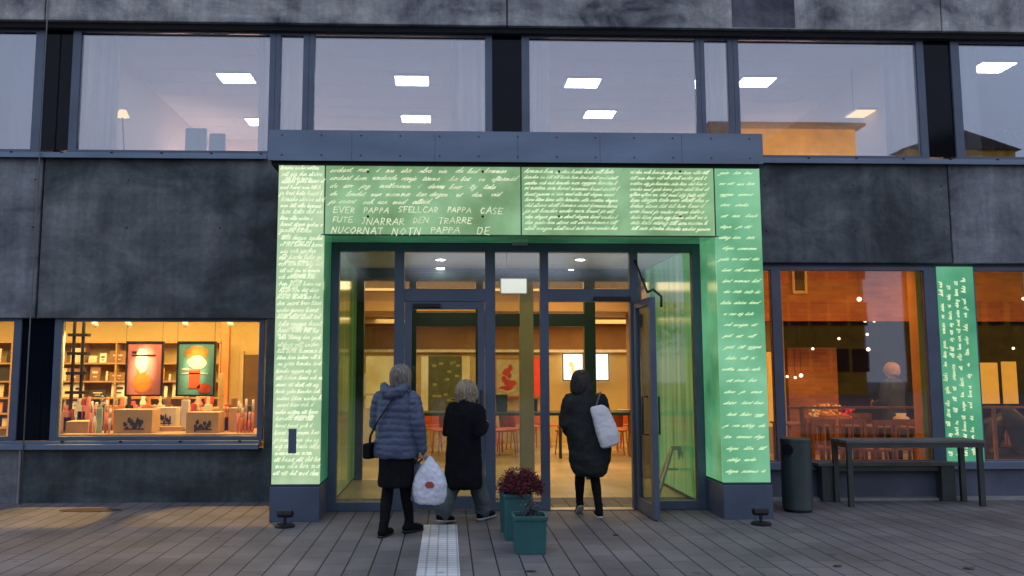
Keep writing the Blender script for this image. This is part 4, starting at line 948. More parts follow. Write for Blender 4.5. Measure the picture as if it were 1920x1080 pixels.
# display tables and boxes near the glass
def box_on(px0, px1, pyt, pyb, Y, m, name, lab, cat, deep=.3, prt=None, group=None):
    a = P(px0, pyb, Y); b = P(px1, pyt, Y); t = thing(name, ((a.x + b.x) / 2, Y, a.z), lab, cat, group)
    MB().box(a.x, b.x, Y, Y + deep, a.z, b.z).build('body', m, t, bevel=.004)
    if prt: prt(t, a.x, b.x, a.z, b.z, Y)
    return t
zt_ = P(300, 812, 10.9).z - .0
dt = thing('display_table', (-3.6, 11.2, 0), 'low pale wooden display table behind the shop window', 'table')
MB().box(P(118, 800, 10.8).x, P(486, 800, 10.8).x, 10.7, 11.75, zt_ - .04, zt_).build('tabletop', WOOD, dt, bevel=.005)
for px in (130, 470):
    for y in (10.8, 11.65): x = P(px, 800, 10.8).x; MB().box(x, x + .05, y, y + .05, 0, zt_ - .04).build('leg', WOOD, dt)
def bprint(t, x0, x1, z0, z1, Y):
    m = MB(); w_, h_ = x1 - x0, z1 - z0; r = random.Random(int(x0 * 100))
    for k in range(9): blob(m, x0 + w_ * (.3 + .055 * k), z0 + h_ * r.uniform(.2, .55), w_ * .05, h_ * r.uniform(.08, .2), Y - .002 - .0004 * k, 12, .4, k)
    m.box(x0 + w_ * .28, x0 + w_ * .8, Y - .006, Y - .0005, z0 + h_ * .14, z0 + h_ * .2); m.build('black_print', BLACK, t)
box_on(212, 286, 768, 812, 10.9, KRAFT, 'kraft_box', 'kraft cardboard box with black print, left of the two in front', 'box', prt=bprint, group='printed kraft boxes in the shop window')
box_on(348, 410, 773, 812, 10.9, KRAFT, 'kraft_box', 'kraft cardboard box with black print, right of the two in front', 'box', prt=bprint, group='printed kraft boxes in the shop window')
t = box_on(290, 330, 764, 800, 11.3, mat('white_tin', (.7, .66, .58), .4), 'white_box', 'white box with dark print between the two kraft boxes', 'box', .2, bprint)
t = box_on(290, 342, 800, 812, 11.2, KRAFT, 'kraft_tray', 'flat kraft tray under the white printed box', 'tray', .3)
t = box_on(338, 353, 750, 806, 11.25, WHITEPAINT, 'white_carton', 'upright white carton left of the right kraft box', 'box', .1)
box_on(180, 192, 765, 812, 10.95, mat('mint_card', (.4, .62, .48), .6), 'mint_card', 'pale mint card standing between pink rolls', 'card', .03)
box_on(122, 165, 790, 812, 10.95, KRAFT, 'kraft_box', 'low plain kraft box at the left end of the display table', 'box')
box_on(428, 448, 765, 812, 11.1, KRAFT, 'kraft_box', 'narrow plain kraft box near the right end of the display table', 'box')
box_on(408, 420, 700, 812, 11.5, KRAFT, 'leaning_board', 'tall pale board standing at the right of the shop display', 'board', .02)
PK = mat('pink_paper', (.80, .22, .18), .6, var=.2, scale=14); PALE = mat('pale_paper', (.8, .72, .6), .6)
def roll(px, pyt, m, m2, lab, Y=10.95, r=.018):
    v = P(px, pyt, Y); t = thing('paper_roll', (v.x, Y, zt_), lab, 'paper roll', 'upright paper rolls in the shop window')
    h_ = v.z - zt_; MB().tube([(v.x, Y, zt_), (v.x + .005, Y, zt_ + h_ * .62)], r, 10).build('wrap', m, t, smooth=True); MB().tube([(v.x + .005, Y, zt_ + h_ * .62), (v.x + .008, Y, v.z)], r * .85, 10).build('inner_roll', m2, t, smooth=True)
roll(172, 752, PK, PALE, 'leftmost pink and white roll beside the ladder rack'); roll(178, 760, PALE, PK, 'pale roll just left of the mint card'); roll(200, 750, PK, PALE, 'pink roll just right of the mint card'); roll(206, 766, PALE, PALE, 'thin white roll left of the first kraft box')
for k, (px, py) in enumerate(((447, 752), (454, 765), (461, 748), (467, 772), (474, 749))): roll(px, py, PK if k % 2 == 0 else ORANGE, PALE, ORD[k] + ' roll from the left in the bundle at the right end of the window')
for sx_, tx, en in ((-4.5, -4.7, 2600), (-2.62, -2.4, 2000)):
    src = Vector((sx_, 10.62, 2.6)); hd = MB(); hd.tube([src + Vector((0, .03, .07)), src + Vector((0, -.01, -.03))], [.03, .04], 12); t = thing('window_spotlight', src, 'small spotlight at the window head shining out over the shop sill' if sx_ < -4 else 'second small window spotlight near the portal side of the shop', 'spotlight'); hd.build('spot_head', WHITEPAINT, t); MB().tube([src + Vector((0, .03, .07)), (src.x, src.y + .03, ZS)], .008, 6).build('stem', WHITEPAINT, t)
    lamp('SPOT', 'window_spot', src + Vector((0, -.02, -.06)), en, (1, .56, .12), .02, rot=aim(src, (tx, 9.1, 0)), spot=40, blend=.2)
# bowls, vases etc
def vase(px, pyt, pyb, Y, m, lab, rw=.05, name='vase'):
    a = P(px, pyb, Y); b = P(px, pyt, Y); h_ = b.z - a.z; o = MB(); o.rings([(a.x, Y, a.z, rw * .6, rw * .6), (a.x, Y, a.z + h_ * .4, rw, rw), (a.x, Y, a.z + h_ * .75, rw * .5, rw * .5), (a.x, Y, b.z, rw * .65, rw * .65)], 16)
    return tag(o.build(name, m, None, smooth=True), lab, name)
t2 = thing('display_shelf', (-3.9, 12.2, 0), 'pale stepped display shelf in the middle of the shop', 'shelf'); zq = P(300, 765, 12.2).z
MB().box(P(215, 760, 12.2).x, P(440, 760, 12.2).x, 12.1, 12.6, zq - .03, zq).build('board', WOOD, t2); MB().box(P(225, 760, 12.2).x, P(430, 760, 12.2).x, 12.2, 12.5, 0, zq - .031).build('base', WHITEPAINT, t2)
for k, (px, top, m_, lab, rw) in enumerate(((232, 745, ORANGE, 'orange vase at the left end of the stepped shelf', .06), (250, 752, bm_['red'], 'small red pot beside the orange vase', .05), (268, 742, PALE, 'pale jug under the red poster', .05), (310, 750, bm_['black'], 'dark bowl between the posters', .08), (372, 745, bm_['pink'], 'pink vase under the teal poster', .07), (392, 730, bm_['red'], 'tall dark red vase at the right of the teal poster', .07))):
    vase(px, top, 765, 12.3, m_, lab, rw)

goods()
# ------------------------------------------------------------------ cafe
part(MB().box(xP1 + .1, XR, 13.5, 13.6, P(1600, 602, 13.5).z, 3.7), 'reflection_brick_wall', BRICK)  # added wall stands in for the brick facade reflected in the glass
part(MB().box(xP1 + .1, XR, YW + .25, 13.5, 3.32, 3.4), 'cafe_ceiling', DBROWN)
part(MB().box(xP1 + .1, XR, 13.6, 18.4, 3.0, 3.1), 'cafe_ceiling', DBROWN)
part(MB().box(xP1 + 3.1, XR, 18.3, 18.4, 0, 3.5), 'cafe_back_wall', DBROWN)
for k in range(6):
    y = 14.0 + k * .7; part(MB().box(xP1 + .1, XR, y, y + .12, 2.75, 2.99), 'ceiling_beam', mat('beam_brown', (.14, .07, .04), .7, var=.2))
x0, x1, z0, z1 = wallrect(1480, 652, 1568, 762, 15.4); part(MB().box(x0, x1, 15.4, 15.6, 0, z1), 'brick_pier', BRICK)
x0, x1, z0, z1 = wallrect(1486, 507, 1512, 545, 13.45); t = thing('wall_box', ((x0 + x1) / 2, 13.45, z0), 'pale framed panel standing in for a window reflected in the cafe glass', 'hatch')  # stand-in for a window of that reflected facade
f = MB(); f.box(x0, x0 + .04, 13.44, 13.5, z0, z1).box(x1 - .04, x1, 13.44, 13.5, z0, z1).box(x0, x1, 13.44, 13.5, z0 - .05, z0); f.build('frame', mat('reflected_window_frame', (.6, .42, .15), .6), t); MB().box(x0 + .04, x1 - .04, 13.47, 13.49, z0, z1).build('panel', DBROWN, t)
lamp('AREA', 'cafe_front_light', (6.4, 11.3, 3.30), 270, (1, .44, .12), 5, .8, rot=(rad(25), 0, 0)); lamp('AREA', 'cafe_rear_light', (7.5, 15.2, 2.98), 60, (1, .5, .2), 4, 2)
lamp('AREA', 'cafe_right_light', (10.5, 11.3, 3.3), 80, (1, .5, .16), 3, 1.5)
GLOBE = emit_mat('pendant_glow', (1, .74, .45), 5)
for k, (px, py, lab) in enumerate(((1611, 561, 'brightest, highest pendant in the cafe'), (1483, 597, 'pendant high at the left of the cafe window'), (1622, 601, 'pendant just below the highest one'), (1639, 602, 'faint pendant right of the second highest'), (1524, 654, 'low pendant left of the tall silhouette'), (1573, 635, 'pendant over the middle tables'), (1626, 627, 'small pendant in the vertical row of three, middle'), (1628, 655, 'lowest pendant of the vertical row'), (1720, 612, 'pendant close to the right window post'), (1457, 706, 'lamp at the left edge of the cafe beside the portal'), (1476, 706, 'lamp just right of the first mullion'), (1491, 708, 'third lamp of the low row at left'), (1502, 704, 'brightest lamp of the low row at left'), (1900, 653, 'pendant in the rightmost cafe window'), (1919, 560, 'pendant cut by the right photo edge'))):
    Y = 12.6 if py < 580 else 15.2; v = P(px, py, Y); ztop = 3.32 if Y < 13 else 2.99
    t = thing('pendant_lamp', (v.x, Y, ztop), lab, 'pendant lamp', 'small pendant lamps in the cafe')
    s_ = .034 if k in (0, 2, 12, 7) else .024
    MB().ball(v, s_).build('bulb', GLOBE, t, smooth=True); MB().tube([(v.x, v.y, v.z + s_), (v.x, v.y, max(ztop, v.z + .1))], .005, 5).build('cord', BLACK, t)
# emissive slabs stand in for lit openings: right room, left sliver
for r_, Y in (((1842, 680, 1870, 757), 14.5), ((1885, 678, 1905, 757), 14.5), ((1443, 660, 1466, 800), 14.0)):
    x0, x1, z0, z1 = wallrect(*r_, Y); MB().box(x0, x1, Y, Y + .05, z0, z1).build('glow_slab', emit_mat('slit_glow', (1, .5, .07), .55), B)
# inner handrail
zR = P(1600, 762, 10.9).z; t = thing('window_handrail', (5.5, 10.9, 0), 'thin brown handrail along the inside of the cafe windows', 'railing')
RW = mat('rail_wood', (.45, .22, .12), .5); MB().box(P(1475, 700, 10.9).x, 9.5, 10.88, 10.93, zR - .03, zR).build('rail', RW, t)
for px in (1500, 1735, 1860): x = P(px, 760, 10.9).x; MB().box(x, x + .04, 10.885, 10.925, 0, zR - .031).build('post', RW, t)
# warm wooden pillar at the right of the big pane
x0 = P(1722, 700, 10.6).x; x1 = P(1742, 700, 10.6).x; tag(MB().box(x0, x1, 10.55, 10.75, 0, 3.3).build('wooden_pillar', mat('pillar_wood', (.55, .27, .08), .6, var=.2, scale=2), None), 'warm wooden pillar just inside the big cafe pane', 'pillar')
# tables, chairs
CW = mat('cafe_chair_wood', (.22, .10, .05), .5, var=.2)
def ctable(x, y, lab):
    t = thing('cafe_table', (x, y, 0), lab, 'table', 'square cafe tables'); MB().obox((0, 0, .74), (.7, .7, .03)).build('tabletop', CW, t, local=True, bevel=.005)
    for sx in (-.3, .3):
        for sy in (-.3, .3): MB().obox((sx, sy, .362), (.04, .04, .724)).build('leg', CW, t, local=True)
    return t
ta = [(1560, 12.6, 'cafe table carrying the basket of yellow and red flowers'), (1655, 12.3, 'cafe table in front of the standing blonde person'), (1500, 13.0, 'cafe table at the left near the portal'), (1880, 13.0, 'cafe table in the rightmost window')]
tpos = []
for px, y, lab in ta: x = P(px, 790, y).x; ctable(x, y, lab); tpos.append((x, y))
cc0 = thing('cafe_chair', (0, 0, 0), '', 'chair', 'dark wooden cafe chairs')
MB().obox((0, 0, .45), (.40, .40, .03)).build('seat', CW, cc0, local=True)
b = MB(); b.obox((0, -.19, .84), (.38, .02, .08)); 
for sx in (-.12, 0, .12): b.obox((sx, -.19, .64), (.02, .018, .34))
b.build('backrest', CW, cc0, local=True)
for sx in (-.17, .17): MB().obox((sx, .17, .22), (.035, .035, .44)).build('leg', CW, cc0, local=True); MB().obox((sx, -.19, .43), (.035, .03, .86)).build('leg', CW, cc0, local=True)
for k, (px, y, rz, lab) in enumerate(((1530, 12.0, .1, 'cafe chair with its back to the glass left of the flowers'), (1590, 12.0, -.15, 'cafe chair with its back to the glass below the flowers'), (1640, 11.7, .2, 'cafe chair behind the middle of the outdoor table'), (1690, 11.9, -.1, 'cafe chair near the warm wooden pillar'), (1505, 12.4, .5, 'cafe chair at the left end of the cafe window'), (1620, 13.2, 3.0, 'cafe chair on the far side of the flower table'), (1850, 12.2, .3, 'cafe chair left of the dark armchair'))):
    o = cc0 if k == 0 else dup(cc0, (0, 0, 0), 0, lab); o['label'] = lab; o.location = (P(px, 790, y).x, y, 0); o.rotation_euler = (0, 0, rz)
# flower basket
x, y = tpos[0]; t = thing('flower_basket', (x, y, .755), 'basket of yellow and red flowers on the cafe table', 'flowers')
MB().rings([(x, y, .756, .2, .14), (x, y, .9, .25, .18)], 20, 4).build('basket', mat('basket_cane', (.6, .3, .08), .7, var=.3, scale=30, bump=.5), t)
for nm, m_, n, dxs in (('yellow_blooms', mat('bloom_yellow', (.85, .5, .12), .6, var=.3, scale=20), 60, -.06), ('red_blooms', mat('bloom_red', (.7, .04, .04), .6), 26, .24), ('cream_blooms', CREAM, 24, -.28)):
    m = MB()
    for k in range(n): 
        a_ = rb.uniform(0, 6.28); r_ = rb.uniform(0, .2 if nm[0] == 'y' else .12); m.ball((x + dxs + r_ * math.cos(a_), y + r_ * .6 * math.sin(a_), .92 + rb.uniform(-.04, .12) - (0 if nm[0] == 'y' else .03)), rb.uniform(.018, .035), 6)
    m.build(nm, m_, t)
vase(1690, 775, 790, 12.3, PALE, 'low pale dish on the cafe table before the blonde person', .12, 'dish')
# dark armchair in the right window
x = P(1872, 800, 11.6).x; t = thing('armchair', (x, 11.6, 0), 'dark round backed armchair with a coat over it in the rightmost window', 'armchair'); LE = mat('dark_leather', (.03, .025, .03), .45, var=.3, scale=5, bump=.4)
m = MB(); m.rings([(x, 11.6, .32, .33, .33), (x, 11.6, .5, .36, .35)], 20, 4); m.build('seat', LE, t, smooth=True)
m = MB(); m.capsule([(x + .33 * math.cos(a_), 11.62 - .3 * math.sin(a_), .72 + .18 * math.sin(a_)) for a_ in [k * math.pi / 8 for k in range(9)]], [.08] * 9, 12); m.capsule([(x - .26, 11.4, .5), (x - .2, 11.36, .8), (x, 11.32, .95), (x + .2, 11.36, .8), (x + .26, 11.4, .5)], [.1, .12, .13, .12, .1]); m.build('backrest', LE, t, smooth=True)
for sx in (-.25, .25):
    for sy in (-.22, .22): MB().tube([(x + sx, 11.6 + sy, .33), (x + sx * 1.1, 11.6 + sy * 1.1, 0)], .018, 8).build('leg', BLACK, t)
MB().capsule([(x - .1, 11.24, 1.0), (x, 11.2, .8), (x + .05, 11.22, .55)], [.1, .17, .14], 14, .4).build('draped_coat', mat('coat_navy', (.02, .025, .04), .8), t, smooth=True)

# ------------------------------------------------------------------ outdoor objects
v = P(88, 0, YW - .1); x = P(66, 440, YW - .1).x
m = MB(); m.tube([(x + .005, YW - .1, 8), (x, YW - .1, 5), (x + .004, YW - .1, 3.2), (x - .003, YW - .1, 1.8), (x, YW - .1, .0)], .008, 8)
tag(m.build('downlead_cable', mat('cable_grey', (.16, .17, .16), .5), None, smooth=True), 'thin grey cable running down the whole facade at the left', 'cable')
x = P(35, 890, YW - .03).x
tag(MB().box(x - .014, x + .014, YW - .03, YW - .002, 0, zSb - .035).build('cover_strip', mat('strip_grey', (.3, .32, .34), .4, .5), None), 'pale metal strip covering the low wall joint under the shop sill', 'strip')
# plinth uplights
def uplight(px, py, lab):
    g = G(px, py); t = thing('floor_floodlight', g, lab, 'floodlight', 'black floodlights in front of the portal plinths')
    MB().rings([(g.x, g.y, .001, .10, .10), (g.x, g.y, .022, .10, .10), (g.x, g.y, .028, .085, .085)], 20).build('base', BLACK, t)
    MB().tube([(g.x, g.y, .02), (g.x, g.y, .10)], .016, 10).build('stem', BLACK, t)
    h_ = MB(); h_.obox((g.x, g.y + .01, .135), (.15, .10, .055), rx=rad(-12)); hh = h_.build('head', BLACK, t, bevel=.01)
    MB().obox((g.x, g.y + .02, .164), (.12, .075, .004), rx=rad(-12)).build('lens', mat('lens_grey', (.1, .11, .12), .1), hh)
    MB().tube([(g.x - .07, g.y, .10), (g.x - .085, g.y, .14)], .007, 6).tube([(g.x + .07, g.y, .10), (g.x + .085, g.y, .14)], .007, 6).tube([(g.x - .07, g.y, .10), (g.x + .07, g.y, .10)], .007, 6).build('bracket', BLACK, t)
uplight(534, 988, 'black floodlight on the ground before the left portal plinth'); uplight(1427, 984, 'black floodlight on the ground before the right portal plinth')
# planters
TEAL = mat('teal_planter', (.03, .135, .135), .5, 0, .12, 5, bump=.15, bscale=60); SOIL = mat('soil', (.02, .015, .012), .95, var=.4, scale=40, bump=.8)
def planter(pc, pyb, wpx, htop, lab, Yadd=0):
    g = G(pc, pyb); s_ = FPX / g.y; wd_ = wpx / s_ / 2; zt2 = CH - (htop - 695) / FPX * g.y; yc = g.y + wd_
    t = thing('planter', (g.x, yc, 0), lab, 'planter', 'square teal planters in a row')
    n = 4; m = MB(); x, y = g.x, yc
    m.rings([(x, y, 0, wd_ * .9, wd_ * .9), (x, y, zt2 - .035, wd_ * .97, wd_ * .97)], 32, 14).rings([(x, y, zt2 - .035, wd_ * 1.04, wd_ * 1.04), (x, y, zt2, wd_ * 1.05, wd_ * 1.05), (x, y, zt2, wd_ * .9, wd_ * .9), (x, y, zt2 - .06, wd_ * .88, wd_ * .88)], 32, 14)
    m.build('pot', TEAL, t, bevel=.004); MB().rings([(x, y, zt2 - .055, wd_ * .86, wd_ * .86), (x, y, zt2 - .02, wd_ * .8, wd_ * .8), (x, y, zt2 - .008, wd_ * .3, wd_ * .3)], 24, 8).build('soil', SOIL, t)
    return x, y, zt2, wd_
def heather(x, y, z, R_, Hh, m_, nstem, nleaf, name, lab, seed, stem_m, wide=1.):
    r = random.Random(seed); t = thing(name, (x, y, z), lab, 'plant'); s_ = MB(); tips = []
    for k in range(nstem):
        an = r.uniform(0, 6.28); rr_ = R_ * math.sqrt(r.random()); p = Vector((x + math.cos(an) * rr_ * wide, y + math.sin(an) * rr_, z + Hh * (1 - .55 * (rr_ / R_) ** 2) * r.uniform(.75, 1.05)))
        s_.tube([(x + (p.x - x) * .25, y + (p.y - y) * .25, z - .02), (x + (p.x - x) * .7, y + (p.y - y) * .7, z + (p.z - z) * .5), p], [.004, .003, .0015], 5); tips.append(p)
    s_.build('stems', stem_m, t); l = MB()
    for k in range(nleaf):
        p = r.choice(tips); c = p + Vector((r.gauss(0, .022), r.gauss(0, .022), r.uniform(-.09, .02))); a_ = Vector((r.uniform(-1, 1), r.uniform(-1, 1), r.uniform(-.3, 1))).normalized() * r.uniform(.009, .018); b_ = a_.cross(Vector((r.uniform(-1, 1), r.uniform(-1, 1), r.uniform(-1, 1)))).normalized() * .006
        l.add([c - a_, c + b_, c + a_, c - b_ ], [(0, 1, 2, 3)])
    l.build('blooms_and_leaves', m_, t); return t  # blooms on the heather, leaves on the twiggy plant
WINE = mat('heather_wine', (.12, .014, .022), .7, var=.6, scale=60); TWIG = mat('twig_brown', (.05, .035, .03), .8); GREYLEAF = mat('grey_leaf', (.10, .10, .12), .8, var=.4, scale=50)
x, y, z, wd_ = planter(996, 1041, 62, 962, 'front teal planter, nearest to the camera, with a thin grey twiggy plant')
heather(x + .01, y, z - .02, .08, .17, GREYLEAF, 22, 260, 'twiggy_plant', 'thin grey twiggy plant in the front teal planter', 3, TWIG, .7)
x, y, z, wd_ = planter(972, 1015, 52, 922, 'middle teal planter filled with wine red heather')
heather(x + .03, y, z - .02, .20, .25, WINE, 90, 4200, 'red_heather', 'bushy wine red heather in the middle teal planter', 4, TWIG, 1.0)
x, y, z, wd_ = planter(960, 1000, 42, 914, 'rear teal planter, mostly hidden behind the other two')
# litter bin
g = G(1508, 963); R_ = .165; x, y = g.x, g.y + R_; zt2 = P(1497, 822, y).z
t = thing('litter_bin', (x, y, 0), 'dark green round litter bin with a side opening beside the right portal column', 'litter bin'); BG = mat('bin_green', (.085, .12, .115), .38, .5, .2, 2)
m = MB(); m.rings([(x, y, .03, R_, R_), (x, y, zt2 - .03, R_, R_)], 36); m.build('body', BG, t, bevel=.004)
MB().rings([(x, y, 0, R_ * .9, R_ * .9), (x, y, .03, R_ * .9, R_ * .9)], 36).build('foot', BLACK, t); MB().rings([(x, y, zt2 - .03, R_ * 1.03, R_ * 1.03), (x, y, zt2, R_ * 1.03, R_ * 1.03), (x, y, zt2 + .008, R_ * .9, R_ * .9)], 36).build('lid', BG, t, bevel=.003)
v = P(1483, 838, y); m = MB(); dv = Vector((-1, -.75, 0)).normalized(); c = Vector((x, y, v.z - .02)) + dv * (R_ - .02); m.tube([c, c + dv * .028], [.065, .065], 20); m.build('opening', BLACK, t)
# table and bench
GM = mat('furniture_steel', (.075, .09, .085), .45, .5, .2, 3); SLAT = mat('weathered_slats', (.13, .135, .125), .65, var=.3, scale=3, stretch=(1, 14, 1))
yt0, yt1 = 9.5, 9.93
xa_, xb_ = 4.66, 6.32; zt2 = .765
t = thing('outdoor_table', ((xa_ + xb_) / 2, (yt0 + yt1) / 2, 0), 'long dark slatted outdoor table standing right of the litter bin', 'table')
m = MB(); n = 6
for k in range(n):
    w_ = (yt1 - yt0) / n; m.box(xa_, xb_, yt0 + k * w_, yt0 + (k + 1) * w_ - .012, zt2 - .03, zt2)
m.build('tabletop', SLAT, t, bevel=.003)
MB().box(xa_ + .01, xb_ - .01, yt0 + .01, yt0 + .04, zt2 - .085, zt2 - .031).box(xa_ + .01, xb_ - .01, yt1 - .04, yt1 - .01, zt2 - .085, zt2 - .031).box(xa_ + .01, xa_ + .04, yt0 + .04, yt1 - .04, zt2 - .085, zt2 - .031).box(xb_ - .04, xb_ - .01, yt0 + .04, yt1 - .04, zt2 - .085, zt2 - .031).build('apron', GM, t)
for xx in (xa_ + .015, xb_ - .085):
    for yy_ in (yt0 + .015, yt1 - .065): MB().box(xx, xx + .06, yy_, yy_ + .05, 0, zt2 - .031).build('leg', GM, t, bevel=.003)
v0 = P(1526, 870, 10.0); v1 = P(1788, 870, 10.0); zt2 = v0.z + .02
t = thing('outdoor_bench', ((v0.x + v1.x) / 2, 9.98, 0), 'long dark backless bench behind the outdoor table against the wall', 'bench')
m = MB()
for k in range(3): m.box(v0.x, v1.x, 9.88 + k * .06, 9.93 + k * .06, zt2 - .035, zt2)
m.build('seat', SLAT, t, bevel=.003)
for xx in (v0.x + .05, v1.x - .22): MB().box(xx, xx + .17, 9.9, 10.03, 0, zt2 - .036).build('leg', GM, t, bevel=.004)
MB().box(v0.x + .22, v1.x - .22, 9.94, 9.98, zt2 - .10, zt2 - .036).build('rail', GM, t)
# drain grate near wall left, manhole stain
g = G(170, 957); MB_ = MB().rings([(g.x, g.y, .002, .35, .12), (g.x, g.y, .006, .35, .12)], 28); 
tag(MB_.build('drain_cover', mat('rusty_iron', (.09, .06, .045), .8, .3, .4, 20, bump=.5), None), 'flat rusty drain cover on the paving below the shop window', 'drain cover')
# fallen leaves
LE1 = mat('fallen_leaf', (.06, .05, .03), .8, var=.4, scale=30)
for k, (px, py, lab) in enumerate(((995, 1072, 'dead leaf on the paving in front of the planters'), (1155, 1004, 'dead leaf on the paving below the woman with the tote'), (1815, 1067, 'dead leaf near the right bottom corner'), (1570, 1062, 'dead leaf on the paving right of the right floodlight'), (780, 935 + 22, 'dead leaf beside the door threshold left of the woman in black'))):
    g = G(px, py); r = random.Random(k); m = MB(); n = 9; vs = [(g.x, g.y, .012)]
    for j in range(n): a_ = j * 6.2832 / n; q_ = .03 * (1 + r.uniform(-.45, .35)); vs.append((g.x + q_ * math.cos(a_) * 1.3, g.y + q_ * math.sin(a_), .004 + r.uniform(0, .01)))
    m.add(vs, [(0, 1 + j, 1 + (j + 1) % n) for j in range(n)]); o = m.build('fallen_leaf', LE1, None); tag(o, lab, 'leaf', 'dead leaves on the paving')

# ------------------------------------------------------------------ people
SKIN = mat('skin', (.45, .27, .19), .5, var=.05)
def N(v, s, seed=0): return noise.noise(Vector(v) * s + Vector((seed * 7.3, seed * 1.7, 0)))
def hand(m, w_, d, side, curl=.6, s=1.):
    """palm + five fingers; w_ wrist, d direction of the forearm end, side = outward (thumb side) vector"""
    w_, d, side = Vector(w_), Vector(d).normalized(), Vector(side).normalized(); side = (side - d * side.dot(d)).normalized(); nrm = d.cross(side)
    pe = w_ + d * .085 * s
    for k in range(4):
        u_ = (k - 1.5) * .0195 * s; m.capsule([w_ + side * u_ * .6 + d * .01, w_ + d * .05 * s + side * u_, pe + side * u_], [.015 * s, .0135 * s, .0115 * s], 8)
        L_ = (.066, .075, .08, .07)[k] * s if side.dot(side) else .07; c1 = (d * math.cos(curl) + nrm * math.sin(curl)); c2 = (d * math.cos(curl * 2.2) + nrm * math.sin(curl * 2.2)); p1 = pe + side * u_ + c1 * L_ * .5; m.capsule([pe + side * u_, p1, p1 + c2 * L_ * .5], [.0095 * s, .0088 * s, .0075 * s], 8)
    tb = w_ + d * .03 * s + side * .028 * s; m.capsule([tb, tb + (d * .7 + side * .7) * .035 * s, tb + (d * .95 + side * .55) * .06 * s + nrm * .015], [.014 * s, .011 * s, .009 * s], 8)
def body(t, J, s=1., slim=1.):
    m = MB(); hx_, hy_, hz_ = J['head']; k = s
    # head: skull, jaw, nose, ears, brow, lips
    m.ball((hx_, hy_, hz_), .1 * k, 18, (.80, .98, 1.12)); m.ball((hx_, hy_ + .025 * k, hz_ - .06 * k), .065 * k, 14, (.86, 1, .95))
    m.capsule([(hx_, hy_ + .092 * k, hz_ + .012 * k), (hx_, hy_ + .112 * k, hz_ - .022 * k)], [.009 * k, .014 * k], 8)
    for e in (-1, 1): m.ball((hx_ + e * .082 * k, hy_ - .005, hz_ - .015 * k), .026 * k, 8, (.35, .8, 1.2)); m.ball((hx_ + e * .033 * k, hy_ + .083 * k, hz_ + .016 * k), .014 * k, 8)
    m.ball((hx_, hy_ + .088 * k, hz_ - .055 * k), .016 * k, 8, (1.5, .7, .55))
    nx, ny, nz_ = J['neck']; m.capsule([(nx, ny, nz_ - .05), (hx_, hy_ - .01, hz_ - .06 * k)], [.058 * k, .052 * k], 12)
    px_, py_, pz_ = J['hip']
    m.rings([(px_, py_, pz_ - .1, .13 * k, .10 * k), (px_, py_, pz_, .165 * k * slim, .115 * k), (px_, py_, pz_ + .17 * k, .135 * k * slim, .095 * k), ((px_ + nx) / 2, (py_ + ny) / 2, pz_ + .3 * k, .155 * k, .105 * k), (nx, ny, nz_ - .13 * k, .175 * k, .105 * k), (nx, ny, nz_ - .06 * k, .13 * k, .085 * k), (nx, ny, nz_, .06 * k, .055 * k)], 22)
    for e, S_ in ((-1, 'L'), (1, 'R')):
        sh_, el, wr = [Vector(q) for q in J['arm' + S_]]; m.capsule([sh_, (sh_ + el) / 2, el, (el + wr) / 2, wr], [.052 * k, .047 * k, .038 * k, .035 * k, .026 * k], 12)
        hand(m, wr, J.get('hd' + S_, (wr - el)), J.get('hs' + S_, (0, 1, 0)), J.get('curl' + S_, .5), k)
        hp, kn, an = [Vector(q) for q in J['leg' + S_]]; m.capsule([hp, (hp + kn) / 2, kn, (kn * .6 + an * .4), an], [.085 * k, .072 * k, .052 * k, .05 * k, .034 * k], 14)
        fd = Vector(J['foot' + S_]).normalized(); m.capsule([an - fd * .03 + Vector((0, 0, -.035)), an + fd * .06 + Vector((0, 0, -.045)), an + fd * .14 + Vector((0, 0, -.055))], [.033 * k, .03 * k, .022 * k], 10)
    o = skin(m, .0065, 'body', SKIN, t, None, 2); return o
def shoes(t, J, m_, s=1., sole=None, h=.0):
    for S_ in 'LR':
        an = Vector(J['leg' + S_][2]); fd = Vector(J['foot' + S_]); f2 = Vector((fd.x, fd.y, 0)).normalized(); tilt = fd.normalized().z
        up = Vector((0, 0, 1)); b_ = an + Vector((0, 0, -.07)); tl = fd.normalized()
        m = MB(); m.capsule([b_ - tl * .055 + up * .022, b_ + tl * .02 + up * .02, b_ + tl * .1 + up * .012, b_ + tl * .165 + up * .006], [.041 * s, .043 * s, .043 * s, .032 * s], 12); m.capsule([b_ - tl * .03 + up * .03, an + up * .05], [.043 * s, .044 * s], 12)
        o = skin(m, .008, 'shoe', m_, t, None, 2)
        q = MB(); q.capsule([b_ - tl * .06 - up * .012, b_ + tl * .05 - up * .014, b_ + tl * .17 - up * .016], [.040, .043, .036], 12, .42); q2 = q.build('sole', sole or BLACK, o, smooth=True, local=True)
def person(lab, loc, rz, J, s=1.):
    t = thing('person', loc, lab, 'person', None, rz); b_ = body(t, J, s); return t
def wrinkle(a1=.006, a2=.003, seed=0, zs=1.): return lambda c: a1 * N((c.x * 4, c.y * 4, c.z * 7 * zs), 1, seed) + a2 * N((c.x, c.y, c.z), 26, seed + 3)
def hair(t, J, m_, rings_, seed, amp=.008, vox=.008, sc=(30, 30, 7)):
    m = MB(); m.rings(rings_, 22); return skin(m, vox, 'hair', m_, t, lambda c: amp * N((c.x * sc[0], c.y * sc[1], c.z * sc[2]), 1, seed) + amp * .5 * N((c.x * 60, c.y * 60, c.z * 6), 1, seed), 1)

